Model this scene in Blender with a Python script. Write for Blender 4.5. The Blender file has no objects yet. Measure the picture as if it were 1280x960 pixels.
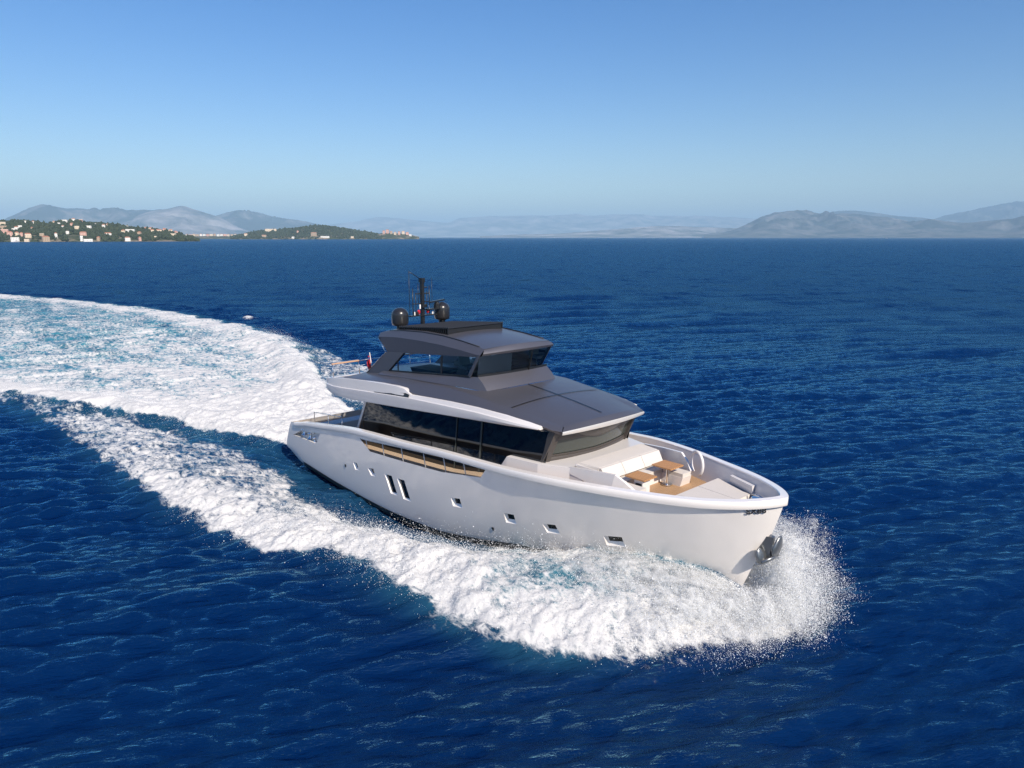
import bpy, bmesh, math, random
import numpy as np
from mathutils import Vector, Matrix
R = math.radians
random.seed(7); RNG = np.random.default_rng(11)
SC = bpy.context.scene
COL = SC.collection
SEA = 0.0                 # mean sea level; the yacht's own frame starts 0.5 m above it
ZB = 0.5
# ------------------------------------------------------------------ camera
A = R(42.7); FPX = 905.0; PITCH = math.atan((480 - 296.5) / FPX)
def to_boat(v):           # turns the viewer's axes into the yacht's axes
    fwd = Vector((math.sin(A), -math.cos(A), 0)); lat = Vector((math.cos(A), math.sin(A), 0))
    return Vector((v.dot(fwd), v.dot(lat), v.z))
vf = to_boat(Vector((0, math.cos(PITCH), -math.sin(PITCH)))); vu = to_boat(Vector((0, math.sin(PITCH), math.cos(PITCH)))); vr = to_boat(Vector((1, 0, 0)))
CAM = Vector((35.40, -19.51, 10.82 + ZB))
cd = bpy.data.cameras.new('camera'); cam = bpy.data.objects.new('camera', cd); COL.objects.link(cam)
cd.sensor_width = 36; cd.lens = FPX / 1280 * 36; cd.clip_start = 0.5; cd.clip_end = 200000
mw = Matrix((vr, vu, -vf)).transposed().to_4x4(); mw.translation = CAM
cam.matrix_world = mw; SC.camera = cam
HDG = math.atan2(vf.y, vf.x)          # compass of the view in the yacht's frame
# ------------------------------------------------------------------ sky and sun
SUN_EL = 38.0; SUN_RIGHT = 31.0       # degrees right of the line from the yacht back to the viewer
sa = HDG + math.pi + R(SUN_RIGHT)     # direction towards the sun
SUN_DIR = Vector((math.cos(sa) * math.cos(R(SUN_EL)), math.sin(sa) * math.cos(R(SUN_EL)), math.sin(R(SUN_EL))))
w = bpy.data.worlds.new('World'); SC.world = w; w.use_nodes = True
nt = w.node_tree; bg = nt.nodes['Background']
sky = nt.nodes.new('ShaderNodeTexSky'); sky.sky_type = 'NISHITA'; sky.sun_disc = False
sky.sun_elevation = R(SUN_EL); sky.sun_rotation = math.atan2(SUN_DIR.x, SUN_DIR.y)
sky.altitude = 0; sky.air_density = 1.0; sky.dust_density = 0.6; sky.ozone_density = 2.2
hs = nt.nodes.new('ShaderNodeHueSaturation'); hs.inputs['Saturation'].default_value = 1.42; hs.inputs['Hue'].default_value = .512
nt.links.new(sky.outputs[0], hs.inputs['Color']); nt.links.new(hs.outputs[0], bg.inputs[0]); bg.inputs[1].default_value = 0.098
sd = bpy.data.lights.new('sun', 'SUN'); sd.energy = 5.0; sd.angle = R(0.53); sd.color = (1.0, 0.90, 0.77)
so = bpy.data.objects.new('sun', sd); COL.objects.link(so); so.location = (0, 0, 60)
so.rotation_euler = SUN_DIR.to_track_quat('Z', 'Y').to_euler()
vs = SC.view_settings; vs.view_transform = 'Standard'; vs.look = 'None'; vs.exposure = 0.47; vs.gamma = 1.0; vs.use_curve_mapping = False
SC.cycles.max_bounces = 8; SC.cycles.transparent_max_bounces = 16; SC.cycles.volume_bounces = 0
SC.cycles.use_denoising = True; SC.cycles.denoising_prefilter = 'NONE'; SC.cycles.caustics_reflective = False; SC.cycles.caustics_refractive = False; SC.cycles.sample_clamp_indirect = 3; SC.cycles.sample_clamp_direct = 4
# ------------------------------------------------------------------ helpers
def pchip(xs, ys):
    xs = np.asarray(xs, float); ys = np.asarray(ys, float)
    if xs[0] > xs[-1]: xs = xs[::-1]; ys = ys[::-1]
    h = np.diff(xs); d = np.diff(ys) / h; m = np.zeros_like(xs)
    m[0] = d[0]; m[-1] = d[-1]
    for i in range(1, len(xs) - 1):
        if d[i-1] * d[i] > 0:
            w1 = 2*h[i] + h[i-1]; w2 = h[i] + 2*h[i-1]; m[i] = (w1 + w2) / (w1 / d[i-1] + w2 / d[i])
    def f(x):
        x = np.clip(np.asarray(x, float), xs[0], xs[-1]); i = np.clip(np.searchsorted(xs, x) - 1, 0, len(xs) - 2)
        t = (x - xs[i]) / h[i]
        return ((1+2*t)*(1-t)**2*ys[i] + t*(1-t)**2*h[i]*m[i] + t*t*(3-2*t)*ys[i+1] + t*t*(t-1)*h[i]*m[i+1])
    return f
def tab(*pts): return pchip([p[0] for p in pts], [p[1] for p in pts])
def sstep(a, b, x):
    t = np.clip((x - a) / (b - a), 0, 1); return t*t*(3-2*t)
def tag(o, label=None, cat=None, group=None, kind=None):
    if label: o['label'] = label
    if cat: o['category'] = cat
    if group: o['group'] = group
    if kind: o['kind'] = kind
    return o
def link(name, me, mats, parent=None, smooth=False):
    o = bpy.data.objects.new(name, me); COL.objects.link(o)
    for m in (mats if isinstance(mats, (list, tuple)) else [mats]): me.materials.append(m)
    if parent: o.parent = parent
    if smooth: me.polygons.foreach_set('use_smooth', [True] * len(me.polygons))
    return o
def empty(name, loc=(0, 0, 0), rz=0):
    o = bpy.data.objects.new(name, None); COL.objects.link(o); o.location = loc; o.rotation_euler = (0, 0, rz); o.empty_display_size = 0.3
    return o
def obj(name, bm, mats, parent=None, smooth=False, bevel=0, seg=2, angle=None, normals=True):
    if bevel:
        es = [e for e in bm.edges if len(e.link_faces) == 2 and e.calc_face_angle(0) > R(25)]
        bmesh.ops.bevel(bm, geom=es, offset=bevel, segments=seg, affect='EDGES', profile=0.5, clamp_overlap=True)
    if normals: bmesh.ops.recalc_face_normals(bm, faces=bm.faces)
    me = bpy.data.meshes.new(name); bm.to_mesh(me); bm.free()
    o = link(name, me, mats, parent, smooth)
    if smooth and angle: me.set_sharp_from_angle(angle=R(angle))
    return o
def B(): return bmesh.new()
def face(bm, pts, mi=0):
    f = bm.faces.new([bm.verts.new(p) for p in pts]); f.material_index = mi; return f
def box(bm, c, s, rot=None, mi=0):
    vs_ = []
    for i in (-.5, .5):
        for j in (-.5, .5):
            for k in (-.5, .5):
                v = Vector((i*s[0], j*s[1], k*s[2]))
                if rot is not None: v = rot @ v
                vs_.append(bm.verts.new(Vector(c) + v))
    for q in ((0,1,3,2),(4,6,7,5),(0,4,5,1),(2,3,7,6),(0,2,6,4),(1,5,7,3)):
        f = bm.faces.new([vs_[i] for i in q]); f.material_index = mi
def hexa(bm, lo, hi, mi=0):            # a block from two matching loops
    a = [bm.verts.new(p) for p in lo]; b = [bm.verts.new(p) for p in hi]; n = len(a)
    for f in (a[::-1], b): bm.faces.new(f).material_index = mi
    for i in range(n): bm.faces.new((a[i], a[(i+1) % n], b[(i+1) % n], b[i])).material_index = mi
def prism_z(bm, poly, z0, z1, mi=0): hexa(bm, [(x, y, z0) for x, y in poly], [(x, y, z1) for x, y in poly], mi)
def tube(bm, pts, r, n=8, mi=0, closed=False):
    pts = [Vector(p) for p in pts]; rings = []; up = None
    m = len(pts)
    for i, p in enumerate(pts):
        if closed: t = (pts[(i+1) % m] - pts[i-1])
        else: t = pts[min(i+1, m-1)] - pts[max(i-1, 0)]
        t.normalize()
        if up is None: up = t.orthogonal().normalized()
        up = (up - t * up.dot(t)).normalized(); s = t.cross(up)
        rr = r[i] if isinstance(r, (list, tuple)) else r
        rings.append([bm.verts.new(p + (up*math.cos(a) + s*math.sin(a)) * rr) for a in [2*math.pi*k/n for k in range(n)]])
    for i in range(m if closed else m-1):
        a, b = rings[i], rings[(i+1) % m]
        for k in range(n): bm.faces.new((a[k], a[(k+1) % n], b[(k+1) % n], b[k])).material_index = mi
    if not closed:
        bm.faces.new(rings[0][::-1]).material_index = mi; bm.faces.new(rings[-1]).material_index = mi
def lathe(bm, c, prof, n=24, mi=0):
    rings = []
    for r, z in prof:
        if r < 1e-5: rings.append([bm.verts.new((c[0], c[1], c[2]+z))])
        else: rings.append([bm.verts.new((c[0]+r*math.cos(2*math.pi*k/n), c[1]+r*math.sin(2*math.pi*k/n), c[2]+z)) for k in range(n)])
    for a, b in zip(rings, rings[1:]):
        for k in range(n):
            q = [a[k % len(a)], a[(k+1) % n % len(a)], b[(k+1) % n % len(b)], b[k % len(b)]]
            q2 = []
            for v in q:
                if v not in q2: q2.append(v)
            if len(q2) > 2: bm.faces.new(q2).material_index = mi
def grid(bm, rows, mi=0, wrap=False, skip=None):     # rows: equal-length lists of points; returns bmverts
    V_ = [[bm.verts.new(p) for p in r] for r in rows]
    for i in range(len(V_) - 1):
        n = len(V_[i])
        for j in range(n if wrap else n-1):
            if skip and skip(i, j): continue
            f = bm.faces.new((V_[i][j], V_[i][(j+1) % n], V_[i+1][(j+1) % n], V_[i+1][j])); f.material_index = mi
    return V_
def fast_mesh(name, co, quads):
    me = bpy.data.meshes.new(name); co = np.ascontiguousarray(co, np.float32); quads = np.ascontiguousarray(quads, np.int32)
    k = quads.shape[1]
    me.vertices.add(len(co)); me.vertices.foreach_set('co', co.ravel())
    me.loops.add(quads.size); me.loops.foreach_set('vertex_index', quads.ravel())
    me.polygons.add(len(quads)); me.polygons.foreach_set('loop_start', np.arange(0, quads.size, k, dtype=np.int32))
    me.update(calc_edges=True); me.polygons.foreach_set('use_smooth', np.ones(len(quads), bool)); return me
def attr(me, name, v):
    a = me.attributes.new(name, 'FLOAT', 'POINT'); a.data.foreach_set('value', np.ascontiguousarray(v, np.float32).ravel())
_perm = RNG.random((256, 256)).astype(np.float32)
def vnoise(x, y):
    xi = np.floor(x).astype(np.int64); yi = np.floor(y).astype(np.int64); fx = x - xi; fy = y - yi
    fx = fx*fx*fx*(fx*(fx*6-15)+10); fy = fy*fy*fy*(fy*(fy*6-15)+10)
    a = _perm[xi & 255, yi & 255]; b = _perm[(xi+1) & 255, yi & 255]; c = _perm[xi & 255, (yi+1) & 255]; d = _perm[(xi+1) & 255, (yi+1) & 255]
    return (a*(1-fx)+b*fx)*(1-fy) + (c*(1-fx)+d*fx)*fy
def fbm(x, y, o=5, g=.5):
    s = 0; a = 1; t = 0; ca, sa_ = .8, .6
    for i in range(o):
        s = s + a*vnoise(x + 17.3*i, y + 9.1*i); t += a; a *= g; x, y = (x*ca - y*sa_)*2.03, (x*sa_ + y*ca)*2.03
    return s / t
# ------------------------------------------------------------------ materials
def mat(name, col, rough=.5, metal=0, coat=0, spec=.5, bump=None, vary=None, coat_rough=.05, ior=1.5):
    m = bpy.data.materials.new(name); m.use_nodes = True; n = m.node_tree; p = n.nodes['Principled BSDF']
    p.inputs['Base Color'].default_value = (*col, 1); p.inputs['Roughness'].default_value = rough; p.inputs['Metallic'].default_value = metal
    p.inputs['Coat Weight'].default_value = coat; p.inputs['Coat Roughness'].default_value = coat_rough; p.inputs['Specular IOR Level'].default_value = spec
    p.inputs['IOR'].default_value = ior
    if bump or vary:
        tc = n.nodes.new('ShaderNodeTexCoord')
    if vary:
        nz = n.nodes.new('ShaderNodeTexNoise'); nz.inputs['Scale'].default_value = vary[0]; nz.inputs['Detail'].default_value = 6; n.links.new(tc.outputs['Object'], nz.inputs[0])
        mx = n.nodes.new('ShaderNodeMix'); mx.data_type = 'RGBA'
        mx.inputs['A'].default_value = (*[c*(1-vary[1]) for c in col], 1); mx.inputs['B'].default_value = (*[min(1, c*(1+vary[1])) for c in col], 1)
        n.links.new(nz.outputs[0], mx.inputs['Factor']); n.links.new(mx.outputs['Result'], p.inputs['Base Color'])
    if bump:
        nz = n.nodes.new('ShaderNodeTexNoise'); nz.inputs['Scale'].default_value = bump[0]; nz.inputs['Detail'].default_value = 4; n.links.new(tc.outputs['Object'], nz.inputs[0])
        b = n.nodes.new('ShaderNodeBump'); b.inputs['Strength'].default_value = bump[1]; b.inputs['Distance'].default_value = bump[2]
        n.links.new(nz.outputs[0], b.inputs['Height']); n.links.new(b.outputs[0], p.inputs['Normal'])
    return m
M = {}
M['hull'] = mat('pearl hull paint', (.89, .84, .79), .32, .1, .8, vary=(.6, .03))
M['white'] = mat('white gelcoat', (.70, .67, .655), .3, 0, .6, vary=(.8, .03))
M['grey'] = mat('gunmetal paint', (.12, .118, .135), .42, .5, .35, vary=(.7, .05), coat_rough=.22)
M['silver'] = mat('silver trim', (.62, .60, .58), .3, .3); M['taupe'] = mat('taupe trim', (.07, .06, .055), .45, .1, .1)
M['black'] = mat('black plastic', (.012, .012, .013), .4, 0, .2)
M['dome'] = mat('radome plastic', (.02, .02, .022), .28, 0, .3)
M['blackglass'] = mat('black cabin glass', (.003, .004, .006), .03, 0, 0, .6)
M['boot'] = mat('black boot paint', (.01, .011, .014), .4)
M['cushion'] = mat('cushion fabric', (.58, .54, .50), .85, 0, 0, .2, bump=(60, .3, .01), vary=(3, .04))
M['chrome'] = mat('polished steel', (.72, .72, .73), .12, 1.0); M['steel'] = mat('satin steel', (.24, .245, .25), .3, .8)
M['dark'] = mat('dark interior', (.03, .032, .036), .6)
M['seat'] = mat('helm seat leather', (.2, .19, .18), .5)
M['red'] = mat('red cloth', (.42, .02, .035), .8, vary=(4, .2)); M['blue'] = mat('blue cloth', (.03, .04, .2), .8)
M['redlens'] = mat('red lens', (.5, .03, .05), .25); M['whitelens'] = mat('white lens', (.8, .8, .8), .25)
M['letter'] = mat('dark lettering', (.03, .03, .035), .4)
def teak(name, plank=.07, axis=1, col=(.42, .26, .14)):
    m = bpy.data.materials.new(name); m.use_nodes = True; n = m.node_tree; p = n.nodes['Principled BSDF']; p.inputs['Roughness'].default_value = .6
    tc = n.nodes.new('ShaderNodeTexCoord'); sx = n.nodes.new('ShaderNodeSeparateXYZ'); n.links.new(tc.outputs['Object'], sx.inputs[0])
    d = n.nodes.new('ShaderNodeMath'); d.operation = 'DIVIDE'; d.inputs[1].default_value = plank; n.links.new(sx.outputs[axis], d.inputs[0])
    fr = n.nodes.new('ShaderNodeMath'); fr.operation = 'FRACT'; n.links.new(d.outputs[0], fr.inputs[0])
    lt = n.nodes.new('ShaderNodeMath'); lt.operation = 'LESS_THAN'; lt.inputs[1].default_value = .1; n.links.new(fr.outputs[0], lt.inputs[0])
    mp = n.nodes.new('ShaderNodeMapping'); mp.inputs['Scale'].default_value = (3, 26, 3) if axis == 1 else (26, 3, 3); n.links.new(tc.outputs['Object'], mp.inputs[0])
    nz = n.nodes.new('ShaderNodeTexNoise'); nz.inputs['Scale'].default_value = 2; nz.inputs['Detail'].default_value = 5; n.links.new(mp.outputs[0], nz.inputs[0])
    mx = n.nodes.new('ShaderNodeMix'); mx.data_type = 'RGBA'; mx.inputs['A'].default_value = (*[c*.72 for c in col], 1); mx.inputs['B'].default_value = (*[c*1.25 for c in col], 1); n.links.new(nz.outputs[0], mx.inputs['Factor'])
    m2 = n.nodes.new('ShaderNodeMix'); m2.data_type = 'RGBA'; m2.inputs['B'].default_value = (.05, .035, .025, 1); n.links.new(mx.outputs['Result'], m2.inputs['A']); n.links.new(lt.outputs[0], m2.inputs['Factor'])
    n.links.new(m2.outputs['Result'], p.inputs['Base Color']); return m
M['teak'] = teak('teak decking'); M['tabletop'] = teak('teak table', .11, 1, (.46, .235, .095))
M['sideteak'] = teak('side deck teak', .07, 1, (.56, .42, .29)); M['rail'] = mat('varnished handrail', (.55, .33, .2), .3, 0, .5)
def tinted(name, tint, gloss=.06):
    m = bpy.data.materials.new(name); m.use_nodes = True; n = m.node_tree; n.nodes.clear()
    o = n.nodes.new('ShaderNodeOutputMaterial'); t = n.nodes.new('ShaderNodeBsdfTransparent'); t.inputs[0].default_value = (*tint, 1)
    g = n.nodes.new('ShaderNodeBsdfGlossy'); g.inputs['Roughness'].default_value = .02; g.inputs[0].default_value = (.95, .97, 1, 1)
    fr = n.nodes.new('ShaderNodeFresnel'); fr.inputs[0].default_value = 1.5; mx = n.nodes.new('ShaderNodeMixShader')
    n.links.new(fr.outputs[0], mx.inputs[0]); n.links.new(t.outputs[0], mx.inputs[1]); n.links.new(g.outputs[0], mx.inputs[2]); n.links.new(mx.outputs[0], o.inputs[0]); return m
M['tint'] = tinted('tinted wheelhouse glass', (.80, .93, .98)); M['tintdark'] = tinted('dark saloon glass', (.12, .15, .16))
M['screen'] = mat('windscreen glass', (.06, .068, .062), .06, 0, 0, .35)
# ------------------------------------------------------------------ the sea surface
WAVES = []
_rw = np.random.default_rng(5)
for i in range(112):
    lam = 0.38 * (4.2 / 0.38) ** _rw.random() if i > 23 else (3.5 + 7*_rw.random() if i > 7 else 6 + 9*_rw.random())
    k = 2*math.pi/lam; th = HDG + R(14) + _rw.normal(0, R(12 if lam > 1.3 else 20))
    slope = 0.056 * math.exp(-(math.log(lam / 1.1) / .8)**2) + .004 if i > 23 else (.021 if i > 7 else .016)
    WAVES.append((k*math.cos(th), k*math.sin(th), slope/k, _rw.random()*6.283, lam))
def sea_h(x, y, fade=None):
    h = np.zeros_like(x)
    gx = .55 + .9*vnoise(x*.045 + 3, y*.045 + 8)        # gusts: patches of livelier and calmer water
    for kx, ky, a, p, lam in WAVES:
        ph = kx*x + ky*y + p
        v = a*(np.sin(ph) - .2*np.cos(2*ph))
        if fade is not None: v = v * np.clip(1.35 - fade/(lam*.45), 0, 1)
        h += v
    return h * gx
# wake: everything below in the yacht's axes, x forward, y to port
YO = tab((27.0, 0), (26.7, -1.3), (26.1, -2.7), (25.2, -4.1), (24, -5.3), (22.4, -6.3), (20, -7.0), (16.6, -7.7), (12.7, -8.2), (11, -9.1), (7.3, -10), (3.7, -10.7), (-3, -10.9), (-11.6, -10.8), (-18.7, -11.6), (-27, -13.2), (-60, -22), (-150, -50))
YI = tab((26, 0), (22, -.6), (19, -1.3), (17.4, -2.8), (15, -4.0), (11.5, -4.9), (9.5, -5.2), (5.8, -4.9), (1.1, -4.7), (-3, -5.0), (-11, -6.3), (-25, -11), (-60, -20), (-150, -48))
YW = tab((25.3, 0), (24, .45), (22, 1.05), (19, 1.85), (16.8, 2.35), (14.9, 2.75), (12.8, 3.0), (9.5, 3.15), (1.3, 3.1), (0, 3.0))
HH = tab((27, 0), (26.2, .12), (25.2, .45), (24, .95), (22.5, 1.1), (21, .85), (20, .5), (19, .2), (18, -.05), (16.5, -.28), (14, -.45), (10, -.62), (5, -.60), (0, -.45), (-3, -.1))
AR = tab((26, 0), (25, .25), (22, .55), (18, .7), (12, .55), (5, .4), (-10, .3), (-30, .22), (-60, .1), (-150, .05))
YS = tab((2, -2.2), (0, -2.4), (-1.8, -2.7), (-5.8, -4.3), (-12.3, -5.9), (-19.4, -8.7), (-27, -12.0), (-60, -21), (-150, -49))
YP = tab((2, 2.2), (0, 2.4), (-6, 4.4), (-12, 6.2), (-25, 11), (-38, 15), (-57, 17.5), (-73, 17.5), (-108, 13), (-142, 3.5), (-150, 0))
YOP = tab((27.0, 0), (26.6, 1.2), (25.9, 2.4), (25.0, 3.5), (24, 4.5), (22.4, 5.6), (20, 6.6), (12.7, 8.2), (7.3, 10), (-3, 11.5), (-11.6, 12.3), (-25, 14.5), (-38, 16.5), (-57, 18.5), (-73, 18.5), (-108, 14), (-142, 4.5), (-150, 1))
def wake(x, y):
    xw = np.clip(x, -150, 27)
    yw = YW(np.clip(x, 0, 25.3)); foam = np.zeros_like(x); H = np.zeros_like(x); aer = np.zeros_like(x)
    wob = (vnoise(x*.35, y*.35) - .5) * 1.3 + (vnoise(x*1.1 + 40, y*1.1) - .5) * .7
    for sgn in (-1, 1):
        ya = y * sgn
        yo = np.abs(YO(xw)) if sgn < 0 else np.abs(YOP(xw)); yi = np.abs(YI(xw))
        d = ya + wob
        on = (ya > 0)
        v = np.clip((ya - yw) / np.maximum(yo - yw, .3), 0, 1.4)
        ins = sstep(yi - .6, yi + .9, d) * (1 - sstep(yo - .5, yo + .35, d))
        dens = np.interp(x, [-150, -60, -30, -12, 0, 8, 14, 18, 22, 26, 26.8, 27.1], [.26, .30, .32, .36, .42, .54, .74, .60, .44, .48, .40, 0])
        edge = np.exp(-((d - (yo - 1.0)) / 1.1)**2) * np.interp(x, [-30, -5, 10, 26], [0, .12, .2, .30])
        foam = np.maximum(foam, np.where(on, ins * np.clip(dens + edge, 0, 1), 0))
        # water climbs the bow, is thrown out and falls; a ridge runs back from it
        hh = HH(np.clip(x, -3, 27)) * (x < 27)
        prof = hh * np.clip(1 - v*np.where(hh > 0, 1.05, 1.6), 0, 1) ** np.where(hh > 0, 1.25, 1.0)
        yr = yi + .55*(yo - yi)
        ridge = AR(np.clip(x, -150, 26)) * np.exp(-((d - yr) / np.maximum(.42*(yo - yi), .5))**2)
        fro = -.12 * np.exp(-((ya - yo - .9) / .9)**2) * sstep(-60, 0, x)
        H = H + np.where(on, prof * sstep(-4, 1, x) + ridge + fro, 0)
        aer = np.maximum(aer, np.where(on, sstep(yw - 1, yw + .2, ya) * (1 - sstep(yo - 1.5, yo + 1.5, ya)) * np.interp(x, [-30, 0, 12, 17, 22, 25], [.28, .18, .12, .35, .8, 0]), 0))
    # the churned water astern
    ys, yp = YS(np.clip(x, -150, 2)), YP(np.clip(x, -150, 2)); mid = .5*(ys + yp); half = .5*(yp - ys)
    d = y + wob
    ins = sstep(ys - .3, ys + .5, d) * (1 - sstep(yp - .6, yp + .6, d)) * (x < .2)
    u = np.clip((d - ys) / np.maximum(yp - ys, .5), 0, 1)
    core = np.interp(x, [-150, -80, -45, -22, -10, 0], [.35, .39, .44, .56, .80, .95])
    stb = np.exp(-((d - ys - 1.3) / 1.9)**2) * .45; prt = np.exp(-((d - yp + 2.0) / 2.2)**2) * .22
    foam = np.maximum(foam, ins * np.clip(core + stb + prt, 0, 1))
    aer = np.maximum(aer, ins * np.interp(x, [-150, -60, -15, 0], [.8, 1, .9, .3]))
    back = x < 1
    H = H + np.where(back, np.exp(-((d - ys - 1.1) / 1.5)**2) * np.interp(x, [-150, -60, -30, -12, -4, 0], [.1, .25, .5, .6, .25, 0])
                     + np.exp(-((d - yp + 1.4) / 1.9)**2) * np.interp(x, [-150, -60, -30, -14, -4, 0], [.15, .35, .95, 1.05, .4, 0])
                     + ins * np.interp(x, [-60, -30, -14, -7, -2, 0], [0, .12, .55, .7, .0, -.3]) * np.exp(-((y - mid) / np.maximum(half*.6, .8))**2)
                     - .18*np.exp(-((d - ys + 1.0) / .9)**2) * sstep(-40, -8, x), 0)
    cap_ = np.exp(-((x + 65.6 + .5*(y - 22.6))/1.3)**2 - ((y - 22.6)/.8)**2); foam = np.maximum(foam, .95*cap_); H = H + .35*cap_
    lace = .55*fbm(x*.5, y*.7 + 3, 4) + .45*fbm(x*.13, y*.55 + 30, 4)
    foam = np.where(foam > 0.02, foam + (lace - .5) * .78 * (1 - .6*sstep(.7, 1, foam)), foam)
    ff = 1 - sstep(27, 29.5, x); H = H*ff; aer = aer*ff
    return H, np.clip(foam, 0, 1.2), np.clip(aer, 0, 1)
def lumps(x, y, foam):
    a = fbm(x*1.1, y*1.1, 5, .55) - .5; b = np.abs(fbm(x*2.7 + 9, y*2.7, 4, .55) - .5)
    near = sstep(-40, 0, x)*.7 + .3
    c = np.abs(fbm(x*6.1 + 3, y*6.1, 3, .6) - .5)
    return np.clip(foam, 0, 1) * (a*.50 + (.12 - b)*.34 + (.1 - c)*.06*sstep(-5, 4, x)) * near
# water and foam material
def water_mat(name, with_foam):
    m = bpy.data.materials.new(name); m.use_nodes = True; n = m.node_tree; L = n.links.new; p = n.nodes['Principled BSDF']
    def nd(t, **kw):
        q = n.nodes.new(t)
        for k_, v_ in kw.items(): setattr(q, k_, v_)
        return q
    def math_(op, a, b=None, c=None, clamp=False):
        q = nd('ShaderNodeMath', operation=op, use_clamp=clamp)
        for i_, v_ in enumerate((a, b, c)):
            if v_ is None: continue
            if isinstance(v_, (int, float)): q.inputs[i_].default_value = v_
            else: L(v_, q.inputs[i_])
        return q.outputs[0]
    geo = nd('ShaderNodeNewGeometry'); pos = geo.outputs['Position']
    n.nodes.remove(p); df = nd('ShaderNodeBsdfDiffuse'); gl = nd('ShaderNodeBsdfGlossy'); gl.inputs['Roughness'].default_value = .06; gl.inputs['Color'].default_value = (.36, .78, 1, 1)
    fr = nd('ShaderNodeFresnel'); fr.inputs['IOR'].default_value = 1.333; pol = math_('MULTIPLY', fr.outputs[0], .95); FR_ = pol.node      # the lens filter takes part of the glare
    p = nd('ShaderNodeMixShader'); L(pol, p.inputs[0]); L(df.outputs[0], p.inputs[1]); L(gl.outputs[0], p.inputs[2])
    base = nd('ShaderNodeMix', data_type='RGBA'); base.inputs['A'].default_value = (.0006, .0125, .060, 1); base.inputs['B'].default_value = (.055, .24, .30, 1)
    # ripples: small ones as relief, and a tilt of the normal that does not fade with distance
    rot = nd('ShaderNodeMapping'); rot.inputs['Rotation'].default_value = (0, 0, -(HDG + R(14))); L(pos, rot.inputs[0])
    st = nd('ShaderNodeMapping'); st.inputs['Scale'].default_value = (1, .26, 1); L(rot.outputs[0], st.inputs[0])
    n1 = nd('ShaderNodeTexNoise'); n1.inputs['Scale'].default_value = 3.4; n1.inputs['Detail'].default_value = 6; n1.inputs['Roughness'].default_value = .6; L(st.outputs[0], n1.inputs[0])
    b1 = nd('ShaderNodeBump'); b1.inputs['Strength'].default_value = .9; b1.inputs['Distance'].default_value = .19; L(n1.outputs[0], b1.inputs['Height'])
    cd_ = nd('ShaderNodeVectorMath', operation='DISTANCE'); cd_.inputs[1].default_value = (20, -8, 0); L(pos, cd_.inputs[0])
    far = nd('ShaderNodeMapRange', interpolation_type='SMOOTHSTEP'); far.inputs['From Min'].default_value = 22; far.inputs['From Max'].default_value = 150; L(cd_.outputs['Value'], far.inputs[0])
    rg = math_('MULTIPLY_ADD', far.outputs[0], .15, .05); L(rg, gl.inputs['Roughness']); pw = math_('MULTIPLY_ADD', far.outputs[0], -.50, .98); L(pw, FR_.inputs[1])
    acc = None; sf = nd('ShaderNodeMapping'); sf.inputs['Scale'].default_value = (.55, .62, 1); L(rot.outputs[0], sf.inputs[0])
    for sc_, amp in ((.70, 1.0), (.24, 1.0), (.09, .5), (.03, .20), (.006, .09)):
        nz = nd('ShaderNodeTexNoise'); nz.inputs['Scale'].default_value = sc_; nz.inputs['Detail'].default_value = 3; nz.inputs['Roughness'].default_value = .6; L(sf.outputs[0], nz.inputs[0])
        sb = nd('ShaderNodeVectorMath', operation='SUBTRACT'); sb.inputs[1].default_value = (.5, .5, .5); L(nz.outputs['Color'], sb.inputs[0])
        ml = nd('ShaderNodeVectorMath', operation='MULTIPLY'); ml.inputs[1].default_value = (amp, amp*.6, 0); L(sb.outputs[0], ml.inputs[0])
        if acc is None: acc = ml.outputs[0]
        else:
            ad = nd('ShaderNodeVectorMath', operation='ADD'); L(acc, ad.inputs[0]); L(ml.outputs[0], ad.inputs[1]); acc = ad.outputs[0]
    un = nd('ShaderNodeVectorRotate', rotation_type='Z_AXIS'); un.inputs['Angle'].default_value = HDG + R(14); L(acc, un.inputs['Vector'])
    sc2 = nd('ShaderNodeVectorMath', operation='SCALE'); L(un.outputs[0], sc2.inputs[0]); L(far.outputs[0], sc2.inputs['Scale'])
    ad = nd('ShaderNodeVectorMath', operation='ADD'); L(b1.outputs[0], ad.inputs[0]); L(sc2.outputs[0], ad.inputs[1])
    nm = nd('ShaderNodeVectorMath', operation='NORMALIZE'); L(ad.outputs[0], nm.inputs[0]); [L(nm.outputs[0], q_.inputs['Normal']) for q_ in (df, gl, fr)]
    L(base.outputs['Result'], df.inputs['Color'])
    if not with_foam:
        base.inputs['Factor'].default_value = 0; L(p.outputs[0], n.nodes['Material Output'].inputs[0]); return m
    aa = nd('ShaderNodeAttribute', attribute_name='aer'); fa = nd('ShaderNodeAttribute', attribute_name='foam')
    n3 = nd('ShaderNodeTexNoise'); n3.inputs['Scale'].default_value = .5; n3.inputs['Detail'].default_value = 5; L(pos, n3.inputs[0])
    aer = math_('MULTIPLY', aa.outputs['Fac'], math_('MULTIPLY_ADD', n3.outputs[0], 1.7, -.15, True), None, True); L(aer, base.inputs['Factor'])
    fm = nd('ShaderNodeMapping'); fm.inputs['Scale'].default_value = (.62, 1, 1); L(pos, fm.inputs[0])
    dn = nd('ShaderNodeTexNoise'); dn.inputs['Scale'].default_value = 1.3; dn.inputs['Detail'].default_value = 4; L(fm.outputs[0], dn.inputs[0])
    dm = nd('ShaderNodeVectorMath', operation='MULTIPLY_ADD'); dm.inputs[1].default_value = (.8, .8, .8); L(dn.outputs['Color'], dm.inputs[0]); L(fm.outputs[0], dm.inputs[2])
    v1 = nd('ShaderNodeTexVoronoi', feature='DISTANCE_TO_EDGE'); v1.inputs['Scale'].default_value = 2.2; L(dm.outputs[0], v1.inputs[0])
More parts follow.
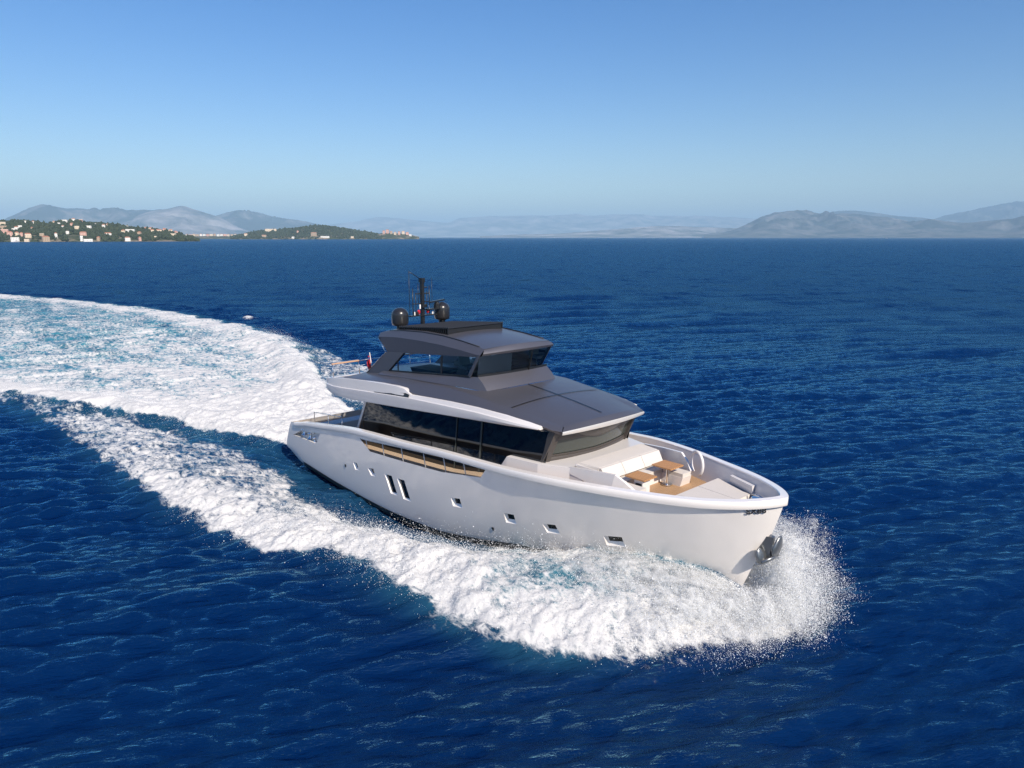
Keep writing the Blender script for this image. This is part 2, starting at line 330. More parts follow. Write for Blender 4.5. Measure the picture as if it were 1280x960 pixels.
    v2 = nd('ShaderNodeTexVoronoi', feature='DISTANCE_TO_EDGE'); v2.inputs['Scale'].default_value = 6.5; L(dm.outputs[0], v2.inputs[0])
    n4 = nd('ShaderNodeTexNoise'); n4.inputs['Scale'].default_value = 3.0; n4.inputs['Detail'].default_value = 9; n4.inputs['Roughness'].default_value = .68; n4.inputs['Distortion'].default_value = .5; L(fm.outputs[0], n4.inputs[0])
    # threshold field in 0..1: low where foam survives longest (along cell edges)
    e1 = math_('MULTIPLY', v1.outputs['Distance'], 1.5, None, True); e2 = math_('MULTIPLY', v2.outputs['Distance'], 1.6, None, True)
    th = math_('ADD', math_('ADD', math_('MULTIPLY', e1, .30), math_('MULTIPLY', e2, .26)), math_('MULTIPLY', math_('SUBTRACT', n4.outputs[0], .5), 1.5))
    th = math_('ADD', th, .34)
    fac = nd('ShaderNodeMapRange', interpolation_type='SMOOTHSTEP'); fac.inputs['From Min'].default_value = -.24; fac.inputs['From Max'].default_value = .26; L(math_('SUBTRACT', fa.outputs['Fac'], th), fac.inputs[0])
    some = math_('GREATER_THAN', fa.outputs['Fac'], .03); ff = math_('MULTIPLY', fac.outputs[0], some)
    d = nd('ShaderNodeBsdfPrincipled'); d.inputs['Roughness'].default_value = .9; d.inputs['Specular IOR Level'].default_value = .2
    d.inputs['Base Color'].default_value = (.57, .57, .57, 1)
    b2 = nd('ShaderNodeBump'); b2.inputs['Strength'].default_value = .8; b2.inputs['Distance'].default_value = .075
    n5 = nd('ShaderNodeTexNoise'); n5.inputs['Scale'].default_value = 5; n5.inputs['Detail'].default_value = 7; n5.inputs['Roughness'].default_value = .65; L(pos, n5.inputs[0]); L(n5.outputs[0], b2.inputs['Height']); L(b2.outputs[0], d.inputs['Normal'])
    mx = nd('ShaderNodeMixShader'); L(ff, mx.inputs[0]); L(p.outputs[0], mx.inputs[1]); L(d.outputs[0], mx.inputs[2])
    out = n.nodes['Material Output']; L(mx.outputs[0], out.inputs[0]); return m
M['water'] = water_mat('sea water', False); M['wakewater'] = water_mat('foaming water', True)
def build_sea():
    cx, cy = CAM.x, CAM.y
    rad = [0.6, 2, 4, 6, 8]
    r = 9.0
    while r < 330:
        rad.append(r); r += max(.045, r*r/(CAM.z*724)*.62)
    while r < 62000: rad.append(r); r *= 1.09
    rad.append(62000)
    fine = np.linspace(-R(46), R(46), 1250); side = np.linspace(R(46), 2*math.pi - R(46), 130)[1:-1]
    ang = np.concatenate([fine, side]) + HDG
    rr = np.array(rad)[:, None]; aa = ang[None, :]
    x = cx + rr*np.cos(aa); y = cy + rr*np.sin(aa)
    step = np.gradient(np.array(rad))[:, None] + 0*aa
    step = np.where(np.arange(len(ang))[None, :] < 1250, step, np.maximum(step, rr*.045))
    z = np.zeros_like(x); nr = int(np.searchsorted(rad, 340))
    z[:nr] = sea_h(x[:nr], y[:nr], step[:nr])
    inw = (x[:nr] > -150) & (x[:nr] < 31) & (np.abs(y[:nr]) < 60)
    hx, hy = x[:nr][inw], y[:nr][inw]; H, F, Ae = wake(hx, hy); zz = z[:nr]; zz[inw] += H; z[:nr] = zz
    na = len(ang); co = np.stack([x, y, z], -1).reshape(-1, 3)
    i = np.arange(len(rad)-1)[:, None]; j = np.arange(na)[None, :]; j2 = (j+1) % na
    q = np.stack([i*na + j, i*na + j2, (i+1)*na + j2, (i+1)*na + j], -1).reshape(-1, 4)
    # leave out what the wake patch covers
    X, Y = x.ravel(), y.ravel(); m_ = 1.1
    ins = (X > WX0 + 2) & (X < WX1 - m_) & (Y > wlo(X) + m_) & (Y < whi(X) - m_)
    q = q[~ins[q].all(1)]
    co[:, 2] -= np.where((X > WX0 + 2) & (X < WX1 - 1.1) & (Y > wlo(X) + 1.1) & (Y < whi(X) - 1.1), .05, 0)
    me = fast_mesh('sea', co, q[:, ::-1]); o = link('sea', me, M['water']); tag(o, kind='structure'); return o
WX0, WX1 = -150.0, 29.0
_lo = tab((-150, -56), (-60, -27), (-27, -17), (-10, -14), (29, -13)); _hi = tab((-150, 7), (-142, 10), (-108, 18), (-73, 26), (-40, 24), (-10, 16), (29, 12))
def wlo(x): return _lo(x)
def whi(x): return _hi(x)
def build_wake():
    xs = [WX1]; 
    while xs[-1] > WX0: xs.append(xs[-1] - (.055 if xs[-1] > 8 else .055 + (8 - xs[-1])*.0028))
    xs = np.array(xs); xs[-1] = WX0; ny = 430
    u = np.linspace(0, 1, ny)[None, :]; X = xs[:, None] + 0*u
    lo, hi = wlo(xs)[:, None], whi(xs)[:, None]; Y = lo + (hi - lo)*u
    H, F, Ae = wake(X, Y)
    st = np.maximum(np.abs(np.gradient(xs))[:, None], (hi - lo)/ny)
    calm = 1 - .55*np.clip(F, 0, 1)
    Z = sea_h(X, Y, st)*calm + H + lumps(X, Y, F)
    Z -= .10*(1 - np.clip(np.minimum.reduce([WX1 - X, X - WX0, Y - lo, hi - Y])/.7, 0, 1))
    co = np.stack([X, Y, Z], -1).reshape(-1, 3); i = np.arange(len(xs)-1)[:, None]; j = np.arange(ny-1)[None, :]
    q = np.stack([i*ny+j, i*ny+j+1, (i+1)*ny+j+1, (i+1)*ny+j], -1).reshape(-1, 4)
    me = fast_mesh('wake', co, q); attr(me, 'foam', F); attr(me, 'aer', Ae)
    o = link('wake', me, M['wakewater']); tag(o, 'white foaming wake spreading behind and beside the grey yacht', 'wake', kind='stuff'); return o
sea = build_sea(); wk = build_wake()
# ------------------------------------------------------------------ the motor yacht (own frame: x forward from the transom, y to port)
Yt = empty('motor_yacht', (0, 0, ZB))
tag(Yt, 'silver and gunmetal motor yacht speeding across the bay with foaming wake', 'yacht')
S_Y = tab((0, 3.12), (1.3, 3.2), (4, 3.32), (8, 3.45), (13, 3.5), (17, 3.48), (18.6, 3.40), (19.6, 3.25), (20.8, 2.97), (22.6, 2.38), (24.1, 1.78), (25.0, 1.24), (25.5, .83), (25.8, .50), (25.98, .24), (26.08, 0))
S_Z = tab((0, 1.36), (1.2, 1.50), (2.0, 1.66), (4.2, 1.97), (7.6, 2.41), (9.4, 2.53), (11.5, 2.65), (14, 2.83), (16.6, 2.95), (18.1, 3.02), (19, 3.07), (20.8, 3.12), (22.6, 3.15), (24.1, 3.2), (25.25, 3.27), (26.08, 3.36))
C_Y = tab((0, 3.05), (1.3, 3.1), (6, 3.16), (9.5, 3.15), (12.8, 3.0), (14.9, 2.75), (16.8, 2.36), (19, 1.82), (22, 1.05), (24, .5), (24.9, .2), (25.15, 0))
C_Z = tab((0, -.60), (1.3, -.64), (6, -.93), (9.5, -1.05), (12.8, -1.0), (14.9, -.77), (16.8, -.5), (19, -.2), (22, .22), (24, .55), (25.15, .80))
X0T = tab((0, 1.2), (.16, .5), (.28, -.12), (.66, .18), (.93, .50), (1.0, .62))       # rake of the transom
def hull_pt(q, t, off=0.0):
    """q 0..1 along, t 0..1 from chine to sheer, starboard side (negative y)"""
    xs, xc = 26.08*q, 25.15*q
    p = .62 + .25*float(sstep(.55, 1, q))
    zs, zc = float(S_Z(xs)), float(C_Z(xc)); ys, yc = float(S_Y(xs)), float(C_Y(xc))
    g = t**p
    x = xc + (xs - xc)*(t + .10*math.sin(math.pi*t)) + float(X0T(t))*(1-q)**16
    return Vector((x, -(yc + (ys - yc)*g), zc + (zs - zc)*t))
def hull_at(x, z):
    q = x/26; t = .5
    for _ in range(14):
        t = min(1, max(0, (z - float(C_Z(25.15*q))) / (float(S_Z(26.08*q)) - float(C_Z(25.15*q)))))
        q = min(1, max(0.001, q + (x - hull_pt(q, t).x)/26))
    p = hull_pt(q, t); e = 1e-3
    du = hull_pt(min(1, q+e), t) - hull_pt(max(0, q-e), t); dv = hull_pt(q, min(1, t+e*5)) - hull_pt(q, max(0, t-e*5))
    n = dv.cross(du).normalized()
    if n.y > 0: n = -n
    return p, n, du.normalized()
QS = list(np.concatenate([np.linspace(0, .08, 7), np.linspace(.1, .8, 45), 1 - .2*(1 - np.linspace(0, 1, 34)[1:])**1.7]))
TS = [0, .04, .1, .18, .27, .36, .45, .54, .63, .72, .81, .9, 1]
CAPH = .20
def cut_poly(bm, poly, side=-1, ymin=.3):
    """cut a convex outline (x, z) into the hull's side and remove what is inside"""
    poly = [Vector((x, 0, z)) for x, z in poly]; c = sum(poly, Vector())/len(poly)
    x0, x1 = min(p.x for p in poly) - .8, max(p.x for p in poly) + .8; z0, z1 = min(p.z for p in poly) - .6, max(p.z for p in poly) + .6
    def near(f):
        m = f.calc_center_median(); return m.y*side > ymin and any(x0 < v.co.x < x1 for v in f.verts) and any(z0 < v.co.z < z1 for v in f.verts)
    nrm = []
    for a, b in zip(poly, poly[1:] + poly[:1]):
        d = (b - a).normalized(); n = Vector((d.z, 0, -d.x))
        if n.dot(a - c) < 0: n = -n
        nrm.append((a, n))
    for a, n in nrm:
        fs = [f for f in bm.faces if near(f)]
        es = {e for f in fs for e in f.edges}; vs_ = {v for f in fs for v in f.verts}
        bmesh.ops.bisect_plane(bm, geom=list(vs_) + list(es) + fs, plane_co=a, plane_no=n, dist=1e-5)
    dead = [f for f in bm.faces if f.calc_center_median().y*side > ymin and all((f.calc_center_median() - a).dot(n) < 0 for a, n in nrm) and abs(f.normal.y) > .2]
    bmesh.ops.delete(bm, geom=dead, context='FACES')
OPEN = [(8.0, 2.06), (11.5, 2.38), (14.0, 2.59), (16.6, 2.70), (16.25, 2.30), (13.93, 1.95), (11.4, 1.78), (8.8, 1.63)]
MOOR = [(.85, .73), (1.93, 1.18), (4.05, 1.45), (3.77, 1.03), (3.4, .82)]
PORT_LIST = [[(7.16, .75), (7.52, .78), (7.67, .47), (7.30, .42)], [(8.42, .79), (8.93, .86), (9.07, .54), (8.69, .48)], [(14.33, .98), (14.86, 1.07), (14.92, .69), (14.39, .63)],
             [(17.09, 1.08), (17.56, 1.14), (17.56, .74), (17.09, .68)], [(18.73, 1.08), (19.25, 1.16), (19.30, .79), (18.79, .71)], [(20.93, 1.14), (21.56, 1.24), (21.54, .83), (20.90, .72)]]
VERT_LIST = [[(9.83, .86), (10.39, .90), (10.68, .08), (10.17, .03)], [(10.78, .90), (11.31, .93), (11.62, .07), (11.11, .03)]]
hb = B()
for side in (-1, 1):
    rows = []
    for t in TS:
        rows.append([Vector((p.x, p.y*(-side), p.z)) for p in (hull_pt(q, t) for q in QS)])
    grid(hb, rows)
    # bottom
    keel = [Vector((hull_pt(q, 0).x - .36*q**30, 0.0, hull_pt(q, 0).z - .95)) for q in QS]
    lowr = [Vector((p.x - .1*q**30, p.y*-side*(.93 - .25*q**6), p.z - .28)) for p, q in ((hull_pt(q, 0), q) for q in QS)]
    kv = grid(hb, [keel, lowr, rows[0]], mi=1)
    for f_ in {f for r_ in kv for v in r_ for f in v.link_faces}:
        if f_.calc_center_median().x > 20.5: f_.material_index = 0
    # transom half
    tr = [r[0] for r in rows]; grid(hb, [[Vector((p.x, 0, p.z)) for p in tr], tr])
bmesh.ops.remove_doubles(hb, verts=hb.verts, dist=1e-4); bmesh.ops.recalc_face_normals(hb, faces=hb.faces)
cut_poly(hb, OPEN); cut_poly(hb, OPEN, 1); cut_poly(hb, MOOR); cut_poly(hb, MOOR, 1)
for p in PORT_LIST + VERT_LIST:
    cut_poly(hb, p); cut_poly(hb, p, 1)
bmesh.ops.recalc_face_normals(hb, faces=hb.faces)
hull = obj('hull', hb, [M['hull'], M['boot']], Yt, smooth=True, angle=35, normals=False)
def hull_patch(bm, poly, side, dep, mi=0, inset=1.0):          # the outline laid on the hull, moved inwards by dep
    out = []
    c = Vector((sum(p[0] for p in poly)/len(poly), 0, sum(p[1] for p in poly)/len(poly)))
    for x, z in poly:
        x2, z2 = c.x + (x-c.x)*inset, c.z + (z-c.z)*inset
        p, n, _ = hull_at(x2, z2); p = p - n*dep; out.append(Vector((p.x, p.y*-side, p.z)))
    return out
def reveal(name, poly, dep, ins, parent, m_):                   # splayed walls of a recess
    bm = B()
    for side in (-1, 1):
        a = hull_patch(bm, poly, side, 0); b = hull_patch(bm, poly, side, dep, inset=ins); n = len(a)
        va = [bm.verts.new(p) for p in a]; vb = [bm.verts.new(p) for p in b]
        for i in range(n): bm.faces.new((va[i], va[(i+1) % n], vb[(i+1) % n], vb[i]))
    return obj(name, bm, m_, parent)
def lerp2(poly, u, v):         # a point inside a four-sided outline
    a, b, c, d = [Vector(p) for p in poly]; return tuple((a*(1-u) + b*u)*(1-v) + (d*(1-u) + c*u)*v)
for poly in PORT_LIST:
    for side in (-1, 1):
        bm = B(); a = hull_patch(bm, poly, side, 0); b0 = []
        inner = [lerp2(poly, u, v) for u, v in ((.16, .05), (.96, .05), (.96, .74), (.16, .74))]
        b0 = hull_patch(bm, inner, side, .11)
        va = [bm.verts.new(q) for q in a]; vb = [bm.verts.new(q) for q in b0]
        for i in range(4): bm.faces.new((va[i], va[(i+1) % 4], vb[(i+1) % 4], vb[i]))
        fr = obj('porthole', bm, M['hull'], Yt)
        bm = B(); face(bm, hull_patch(bm, inner, side, .108)); obj('pane', bm, M['blackglass'], fr)
for poly in VERT_LIST:
    for side in (-1, 1):
        bm = B(); a = hull_patch(bm, poly, side, 0); b0 = hull_patch(bm, poly, side, .07, inset=.86)
        va = [bm.verts.new(q) for q in a]; vb = [bm.verts.new(q) for q in b0]
        for i in range(4): bm.faces.new((va[i], va[(i+1) % 4], vb[(i+1) % 4], vb[i]))
        fr = obj('hull_window', bm, M['hull'], Yt)
        bm = B(); face(bm, hull_patch(bm, poly, side, .068, inset=.87)); obj('pane', bm, M['blackglass'], fr)
# small through-hull vents
for x, z in ((6.42, .40), (16.34, .21)):
    p, n, u = hull_at(x, z); bm = B()
    box(bm, p + n*.01, (.09, .03, .13), n.to_track_quat('Y', 'Z').to_matrix()); obj('vent', bm, M['black'], Yt, bevel=.01)
# boot stripe along the chine
bm = B()
for side in (-1, 1):
    lo, hi = [], []
    for q in [q for q in QS[4:] if q < .8]:
        a = hull_pt(q, .004); b = hull_pt(q, .055 if q < .7 else .03); u = hull_pt(q, .0)
        for lst, p in ((lo, a), (hi, b)): lst.append(Vector((p.x, (p.y - .012)*-side, p.z)))
    grid(bm, [lo, hi])
obj('boot_stripe', bm, M['boot'], Yt, smooth=True)
# cap rail and inner bulwark
def plan_offset(q, d):
    a, b = hull_pt(max(0, q-2e-3), 1), hull_pt(min(1, q+2e-3), 1); p = hull_pt(q, 1)
    if q > .9995: return Vector((p.x - d, 0, p.z))
    t = Vector((b.x-a.x, b.y-a.y)).normalized(); n = Vector((-t.y, t.x))          # towards the inside (port) for the starboard side
    r = Vector((p.x + n.x*d, p.y + n.y*d, p.z))
    r.y = min(r.y, 0); return r
DECK = tab((.5, .72), (4, .95), (7, 1.42), (8.8, 1.56), (11.4, 1.72), (13.9, 1.89), (16.2, 2.18), (18, 2.24), (19, 2.28), (26, 2.36))
def hull_y(x, z): return -hull_at(x, z)[0].y
bm = B()
for side in (-1, 1):
    prof = [(-.035, -.24), (-.05, -.22), (-.05, -.02), (-.03, .005), (.19, .012), (.21, -.01), (.21, -.10)]
    rows = []
    for d, dz in prof:
        rows.append([Vector((p.x, p.y*-side, p.z + dz)) for p in (plan_offset(q, d) for q in QS[2:])])
    grid(bm, rows)
for side in (-1, 1):
    for nm, xa, xb in (('aft', 1.4, 7.4), ('fore', 16.9, 25.95)):
        bi = B(); top, low = [], []
        for q in QS[2:]:
            p = plan_offset(q, .205)
            if not (xa <= p.x <= xb) and not (q > .9 and xb > 25): continue
            zd = float(DECK(p.x)) - .02; xx = min(p.x, 25.45); y2 = max(0.0, min(hull_y(xx, zd) - .10, -p.y))
            top.append(Vector((p.x, p.y*-side, p.z - .02))); low.append(Vector((xx, y2*side, zd)))
        grid(bi, [top, [t_.lerp(l_, .5) + Vector((0, .02*side*0, 0)) for t_, l_ in zip(top, low)], low])
        obj('inner_bulwark', bi, M['white'], Yt, smooth=True, angle=50)
bmesh.ops.remove_doubles(bm, verts=bm.verts, dist=2e-4)
cap = obj('cap_rail', bm, M['hull'], Yt, smooth=True, angle=40)
# decks
def deck_strip(bm, x0, x1, n=30, dz=0, din=.2):
    L_, R_ = [], []
    for i in range(n+1):
        x = x0 + (x1-x0)*i/n; z = float(DECK(x)) + dz; y = max(0.02, min(float(S_Y(x)) - din, hull_y(x, z) - (.05 if x > 5.2 else .46)))
        L_.append(Vector((x, -y, z))); R_.append(Vector((x, y, z)))
    grid(bm, [L_, R_])
bm = B(); deck_strip(bm, .4, 18.2, 40, 0, .07); obj('side_deck', bm, M['sideteak'], Yt)
bm = B(); deck_strip(bm, 18.2, 25.6, 40, .002); obj('foredeck', bm, M['teak'], Yt)
# swim platform
bm = B(); prism_z(bm, [(-1.0, -2.2), (-.75, -2.75), (.45, -2.95), (.45, 2.95), (-.75, 2.75), (-1.0, 2.2)], -.10, .06); obj('swim_platform', bm, M['dark'], Yt, bevel=.03)
# starboard and port side rails in the bulwark opening
for side in (-1, 1):
    bm = B(); pts = []
    for x in np.linspace(8.05, 16.3, 24):
        p, n, u = hull_at(x, float(np.interp(x, [8, 11.5, 14, 16.6], [2.03, 2.36, 2.57, 2.70]))); p = p - n*.05; pts.append((p.x, p.y*-side, p.z))
    tube(bm, pts, .028, 8)
    rail = obj('side_rail', bm, M['white'], Yt, smooth=True)
    for x in (8.45, 9.8, 11.25, 12.8, 14.1, 15.3):
        z1 = float(np.interp(x, [8, 11.5, 14, 16.6], [2.03, 2.36, 2.57, 2.70])); z0 = float(np.interp(x, [8.8, 11.4, 13.93, 16.25], [1.62, 1.77, 1.94, 2.29]))
        a, n, _ = hull_at(x, z1); b, n2, _ = hull_at(x + .06, z0 - .02); a = a - n*.05; b = b - n2*.05
        bm = B(); tube(bm, [(b.x, b.y*-side, b.z), (a.x, a.y*-side, a.z)], .02, 8); obj('stanchion', bm, M['white'], rail, smooth=True)
# mooring recess with its fairlead
for side in (-1, 1):
    bm = B(); a = hull_patch(bm, MOOR, side, 0); b0 = hull_patch(bm, MOOR, side, .32, inset=.92); n = len(a)
    va = [bm.verts.new(p) for p in a]; vb = [bm.verts.new(p) for p in b0]
    for i in range(n): bm.faces.new((va[i], va[(i+1) % n], vb[(i+1) % n], vb[i]))
    bm.faces.new(vb); rc = obj('mooring_recess', bm, M['hull'], Yt)
    bm = B(); p, nn, u = hull_at(2.6, 1.05); c = p - nn*.14; c.y *= -side
    for dx, dz, rr in ((-.55, .06, .17), (.05, -.02, .15), (.5, -.16, .12)):
        lathe(bm, (c.x + dx, c.y, c.z + dz - .14), [(0, 0), (rr, 0), (rr*.55, .08), (rr*.5, .2), (rr*.95, .26), (rr*.8, .31), (0, .33)], 14)
    box(bm, (c.x - .1, c.y, c.z + .16), (1.3, .12, .1), Matrix.Rotation(R(-6), 3, 'Y')); obj('fairlead', bm, M['chrome'], rc, smooth=True, angle=40)
# bow lettering
p0, nn, u = hull_at(25.52, 2.97)
fc = bpy.data.curves.new('lettering', 'FONT'); fc.body = 'SX88'; fc.size = .26; fc.extrude = .006; fc.align_x = 'CENTER'; fc.align_y = 'CENTER'; fc.offset = .006; fc.space_character = 1.05
fo = bpy.data.objects.new('lettering', fc); COL.objects.link(fo); bpy.context.view_layer.update()
me = bpy.data.meshes.new_from_object(fo.evaluated_get(bpy.context.evaluated_depsgraph_get())); bpy.data.objects.remove(fo)
lt = link('bow_lettering', me, M['letter'], Yt); up_ = nn.cross(u).normalized()
if up_.z < 0: up_ = -up_
rx = up_.cross(nn).normalized(); ml = Matrix((rx, up_, nn)).transposed().to_4x4(); ml.translation = p0 + nn*.03; lt.matrix_local = ml
# anchor at the stem
an = empty('anchor', (25.66, 0, 1.62)); an.parent = Yt
bm = B(); hexa(bm, [(-.30, -.16, -.42), (.02, -.05, -.42), (.02, .05, -.42), (-.30, .16, -.42)], [(-.22, -.2, .42), (.16, -.06, .42), (.16, .06, .42), (-.22, .2, .42)]); obj('anchor_pocket', bm, M['steel'], an, bevel=.02)
bm = B(); tube(bm, [(.0, 0, .5), (.10, 0, .1), (.13, 0, -.22)], .05, 8); obj('shank', bm, M['steel'], an, smooth=True)
def shield(c, rx, ry, rz_, tilt):      # a dished oval plate
    bm = B(); rows = []
    for i in range(9):
        f_ = -math.pi/2 + math.pi*i/8; k = math.cos(f_); zz = rz_*math.sin(f_)
        rows.append([Vector((rx*math.cos(a)*k*(1.25 - .25*math.sin(f_)), ry*math.sin(a)*k*(1.15 - .35*math.sin(f_)), zz)) for a in np.linspace(0, 2*math.pi, 17)[:-1]])
    grid(bm, rows, wrap=True); bmesh.ops.remove_doubles(bm, verts=bm.verts, dist=1e-4)
    m_ = Matrix.Rotation(tilt[0], 3, 'X') @ Matrix.Rotation(tilt[1], 3, 'Y')
    for v in bm.verts: v.co = m_ @ v.co + Vector(c)
    obj('fluke', bm, M['steel'], an, smooth=True)
shield((.16, .22, .06), .07, .22, .36, (R(-12), R(8)))
shield((-.10, -.28, -.16), .075, .19, .27, (R(24), R(-10)))
bm = B(); tube(bm, [(.12, .34, -.26), (.14, 0, -.24), (-.02, -.36, -.34)], .06, 8); obj('crown_bar', bm, M['steel'], an, smooth=True)
# ------------------------------------------------------------------ lower deckhouse
CAB = [(6.6, -2.55), (9, -2.66), (14, -2.64), (17.0, -2.5), (18.2, -2.30)]
FRONT = [(18.2, -2.30), (18.42, -1.6), (18.53, -.8), (18.56, 0), (18.53, .8), (18.42, 1.6), (18.2, 2.30)]
bm = B(); prism_z(bm, [(6.5, -2.5), (9, -2.6), (14, -2.58), (17.0, -2.44), (18.0, -2.2), (18.3, 0), (18.0, 2.2), (17.0, 2.44), (14, 2.58), (9, 2.6), (6.5, 2.5)], .9, 1.9); dk = obj('deckhouse', bm, M['black'], Yt)
def side_y(x): return float(np.interp(x, [6.2, 9, 14, 17, 18.3, 19.1], [2.54, 2.66, 2.64, 2.5, 2.30, 2.2]))
def ztop(x): return float(np.interp(x, [6.5, 9, 13, 16, 18.5, 19.2], [3.62, 3.84, 4.1, 4.28, 4.36, 4.3]))
for s in (-1, 1):
    # dark glass wall, raked aft edge; a front edge that leans with the windscreen
    bm = B(); xs = np.linspace(0, 1, 9); lo = []; hi = []
    for k in xs:
        xb = 6.15 + (18.25 - 6.15)*k; xt = 7.35 + (18.78 - 7.35)*k
        lo.append(Vector((xb, s*side_y(xb), 1.45 if xb < 16 else 2.4))); hi.append(Vector((xt, s*side_y(xt), ztop(xt))))
    grid(bm, [lo, hi]); sg = obj('side_glazing', bm, M['blackglass'], Yt, smooth=True)
    bm = B()
    a = [(6.02, 1.3), (6.18, 1.3), (6.5, 2.1), (7.42, 3.62), (7.26, 3.62), (6.32, 2.1)]
    hexa(bm, [(x, s*(side_y(x)-.06), z) for x, z in a], [(x, s*(side_y(x)+.03), z) for x, z in a]); obj('aft_pillar', bm, M['white'], Yt)
    for xb, w_ in ((13.7, .05), (15.1, .09)):  # added strips, lighter than the glass, stand for the teal reflection in it
        bm = B(); zt = ztop(xb + .3) - .05; hexa(bm, [(xb, s*(side_y(xb)+.004), 1.6), (xb + w_, s*(side_y(xb)+.004), 1.6), (xb + w_ + .3, s*(side_y(xb)+.004), zt), (xb + .3, s*(side_y(xb)+.004), zt)],
             [(xb, s*(side_y(xb)+.02), 1.6), (xb + w_, s*(side_y(xb)+.02), 1.6), (xb + w_ + .3, s*(side_y(xb)+.02), zt), (xb + .3, s*(side_y(xb)+.02), zt)]); obj('reflection_strip', bm, M['screen'], sg)
    # corner post between side glass and windscreen
    bm = B(); hexa(bm, [(18.02, s*2.30, 3.05), (18.30, s*2.33, 3.05), (18.42, s*2.08, 3.05), (18.1, s*2.0, 3.05)], [(18.62, s*2.27, 4.34), (18.92, s*2.28, 4.34), (19.0, s*2.05, 4.34), (18.7, s*2.0, 4.34)]); obj('corner_post', bm, M['taupe'], Yt, bevel=.02)
# aft glass doors
bm = B(); face(bm, [(6.75, -2.5, .9), (6.75, 2.5, .9), (7.3, 2.5, 3.6), (7.3, -2.5, 3.6)]); obj('aft_doors', bm, M['blackglass'], Yt)
# windscreen: lower taupe band, glass, curved visor under the brow
def fx(y, k): return (18.46 - .068*y*y) + .55*k          # k 0 at the base, 1 under the brow
YS_ = np.linspace(-2.1, 2.1, 25)
def scr(k, y, dx=0): return Vector((fx(y, k) + .18 + dx, y, 3.08 + 1.24*k + .02*abs(y)))
bm = B(); grid(bm, [[scr(k, y) for y in YS_] for k in (0, .12, .2)]); ws = obj('windscreen', bm, M['taupe'], Yt, smooth=True)
bm = B(); grid(bm, [[scr(k, y, -.03) for y in YS_] for k in (.2, .35, .5, .65)]); obj('glass', bm, M['screen'], ws, smooth=True)
bm = B(); grid(bm, [[scr(k, y) for y in YS_] for k in (.65, .8, 1.0)]); obj('header', bm, M['taupe'], ws, smooth=True)
bm = B(); rows = []
for j_ in range(6):
    k_ = j_/5; rows.append([scr(1 - .42*k_*(1 - (y/1.64)**2), y, .26*(1 - k_**2)*(1 - (y/1.64)**2) + .012) for y in np.linspace(-1.62, 1.62, 29)])
grid(bm, rows); obj('visor', bm, M['taupe'], ws, smooth=True)
bm = B(); rows = [[scr(k, y, dx) for y in YS_] for k, dx in ((.015, .05), (.10, .05), (.12, .0))]; grid(bm, rows); obj('sill', bm, M['taupe'], ws, smooth=True)
# ------------------------------------------------------------------ upper deck: brow roof in gunmetal, white overhang bands along the sides
BZ = [  # x, y_out, z_bottom, z_crease, z_top
    (4.42, 2.95, 3.72, 4.0, 4.18), (4.62, 3.1, 3.66, 4.0, 4.26), (5.3, 3.2, 3.57, 4.0, 4.38), (6.2, 3.22, 3.57, 4.05, 4.50), (8.2, 3.22, 3.69, 4.2, 4.66), (9.4, 3.2, 3.78, 4.28, 4.73), (10.5, 3.19, 3.86, 4.36, 4.77), (11.05, 3.18, 3.90, 4.39, 4.755), (11.35, 3.17, 3.92, 4.41, 4.62), (11.55, 3.16, 3.93, 4.42, 4.56), (12.6, 3.14, 4.01, 4.46, 4.62), (14, 3.1, 4.11, 4.5, 4.68), (15.5, 3.02, 4.2, 4.53, 4.70), (17, 2.92, 4.28, 4.50, 4.655), (18, 2.8, 4.34, 4.46, 4.57), (18.5, 2.70, 4.37, 4.43, 4.50)]
def bandtop(x): return float(np.interp(x, [q[0] for q in BZ], [q[1] for q in BZ])) - .165, float(np.interp(x, [q[0] for q in BZ], [q[4] for q in BZ])) + (.012 if not 10.6 < x < 11.6 else .03)
def brow_rows():
    # half section from the centre to the lower lip; x stations aft to front
    st = [(6.2, 2.30, 4.58, 3.02, 4.44), (8, 2.36, 4.78, 3.1, 4.66), (10, 2.42, 4.93, 3.1, 4.72), (12, 2.46, 5.0, 3.06, 4.72), (13.6, 2.5, 5.03, 3.02, 4.72), (14.9, 2.52, 5.0, 2.98, 4.71), (16.2, 2.40, 4.87, 2.90, 4.66), (17.5, 2.21, 4.70, 2.76, 4.58), (18.4, 2.05, 4.56, 2.62, 4.49), (18.85, 1.97, 4.485, 2.42, 4.40)]
    return st
BROW_END = (18.955, 1.955, 4.470)
top = []
for x, y1, z1, y2, z2 in brow_rows():
    if x < 18.6: y2, z2 = bandtop(x)
    if 7 < x < 11.4: z2 = min(z2, 4.70)
    cz = z1 + .13; top.append((x, y1, z1, y2, z2, cz))
bm = B(); rows = []
for x, y1, z1, y2, z2, cz in top:
    bow = .32*sstep(13, 19, x)
    rows.append([Vector((x + float(bow)*(1 - (y/y1)**2), y, z1 + .13*(1 - (y/y1)**2))) for y in np.linspace(-y1, y1, 17)])
rows.append([Vector((18.955 + .32*(1 - (y/1.955)**2), y, 4.470 + .13*(1 - (y/1.955)**2))) for y in np.linspace(-1.955, 1.955, 17)])
grid(bm, rows)
br = obj('brow_roof', bm, M['grey'], Yt, smooth=True)
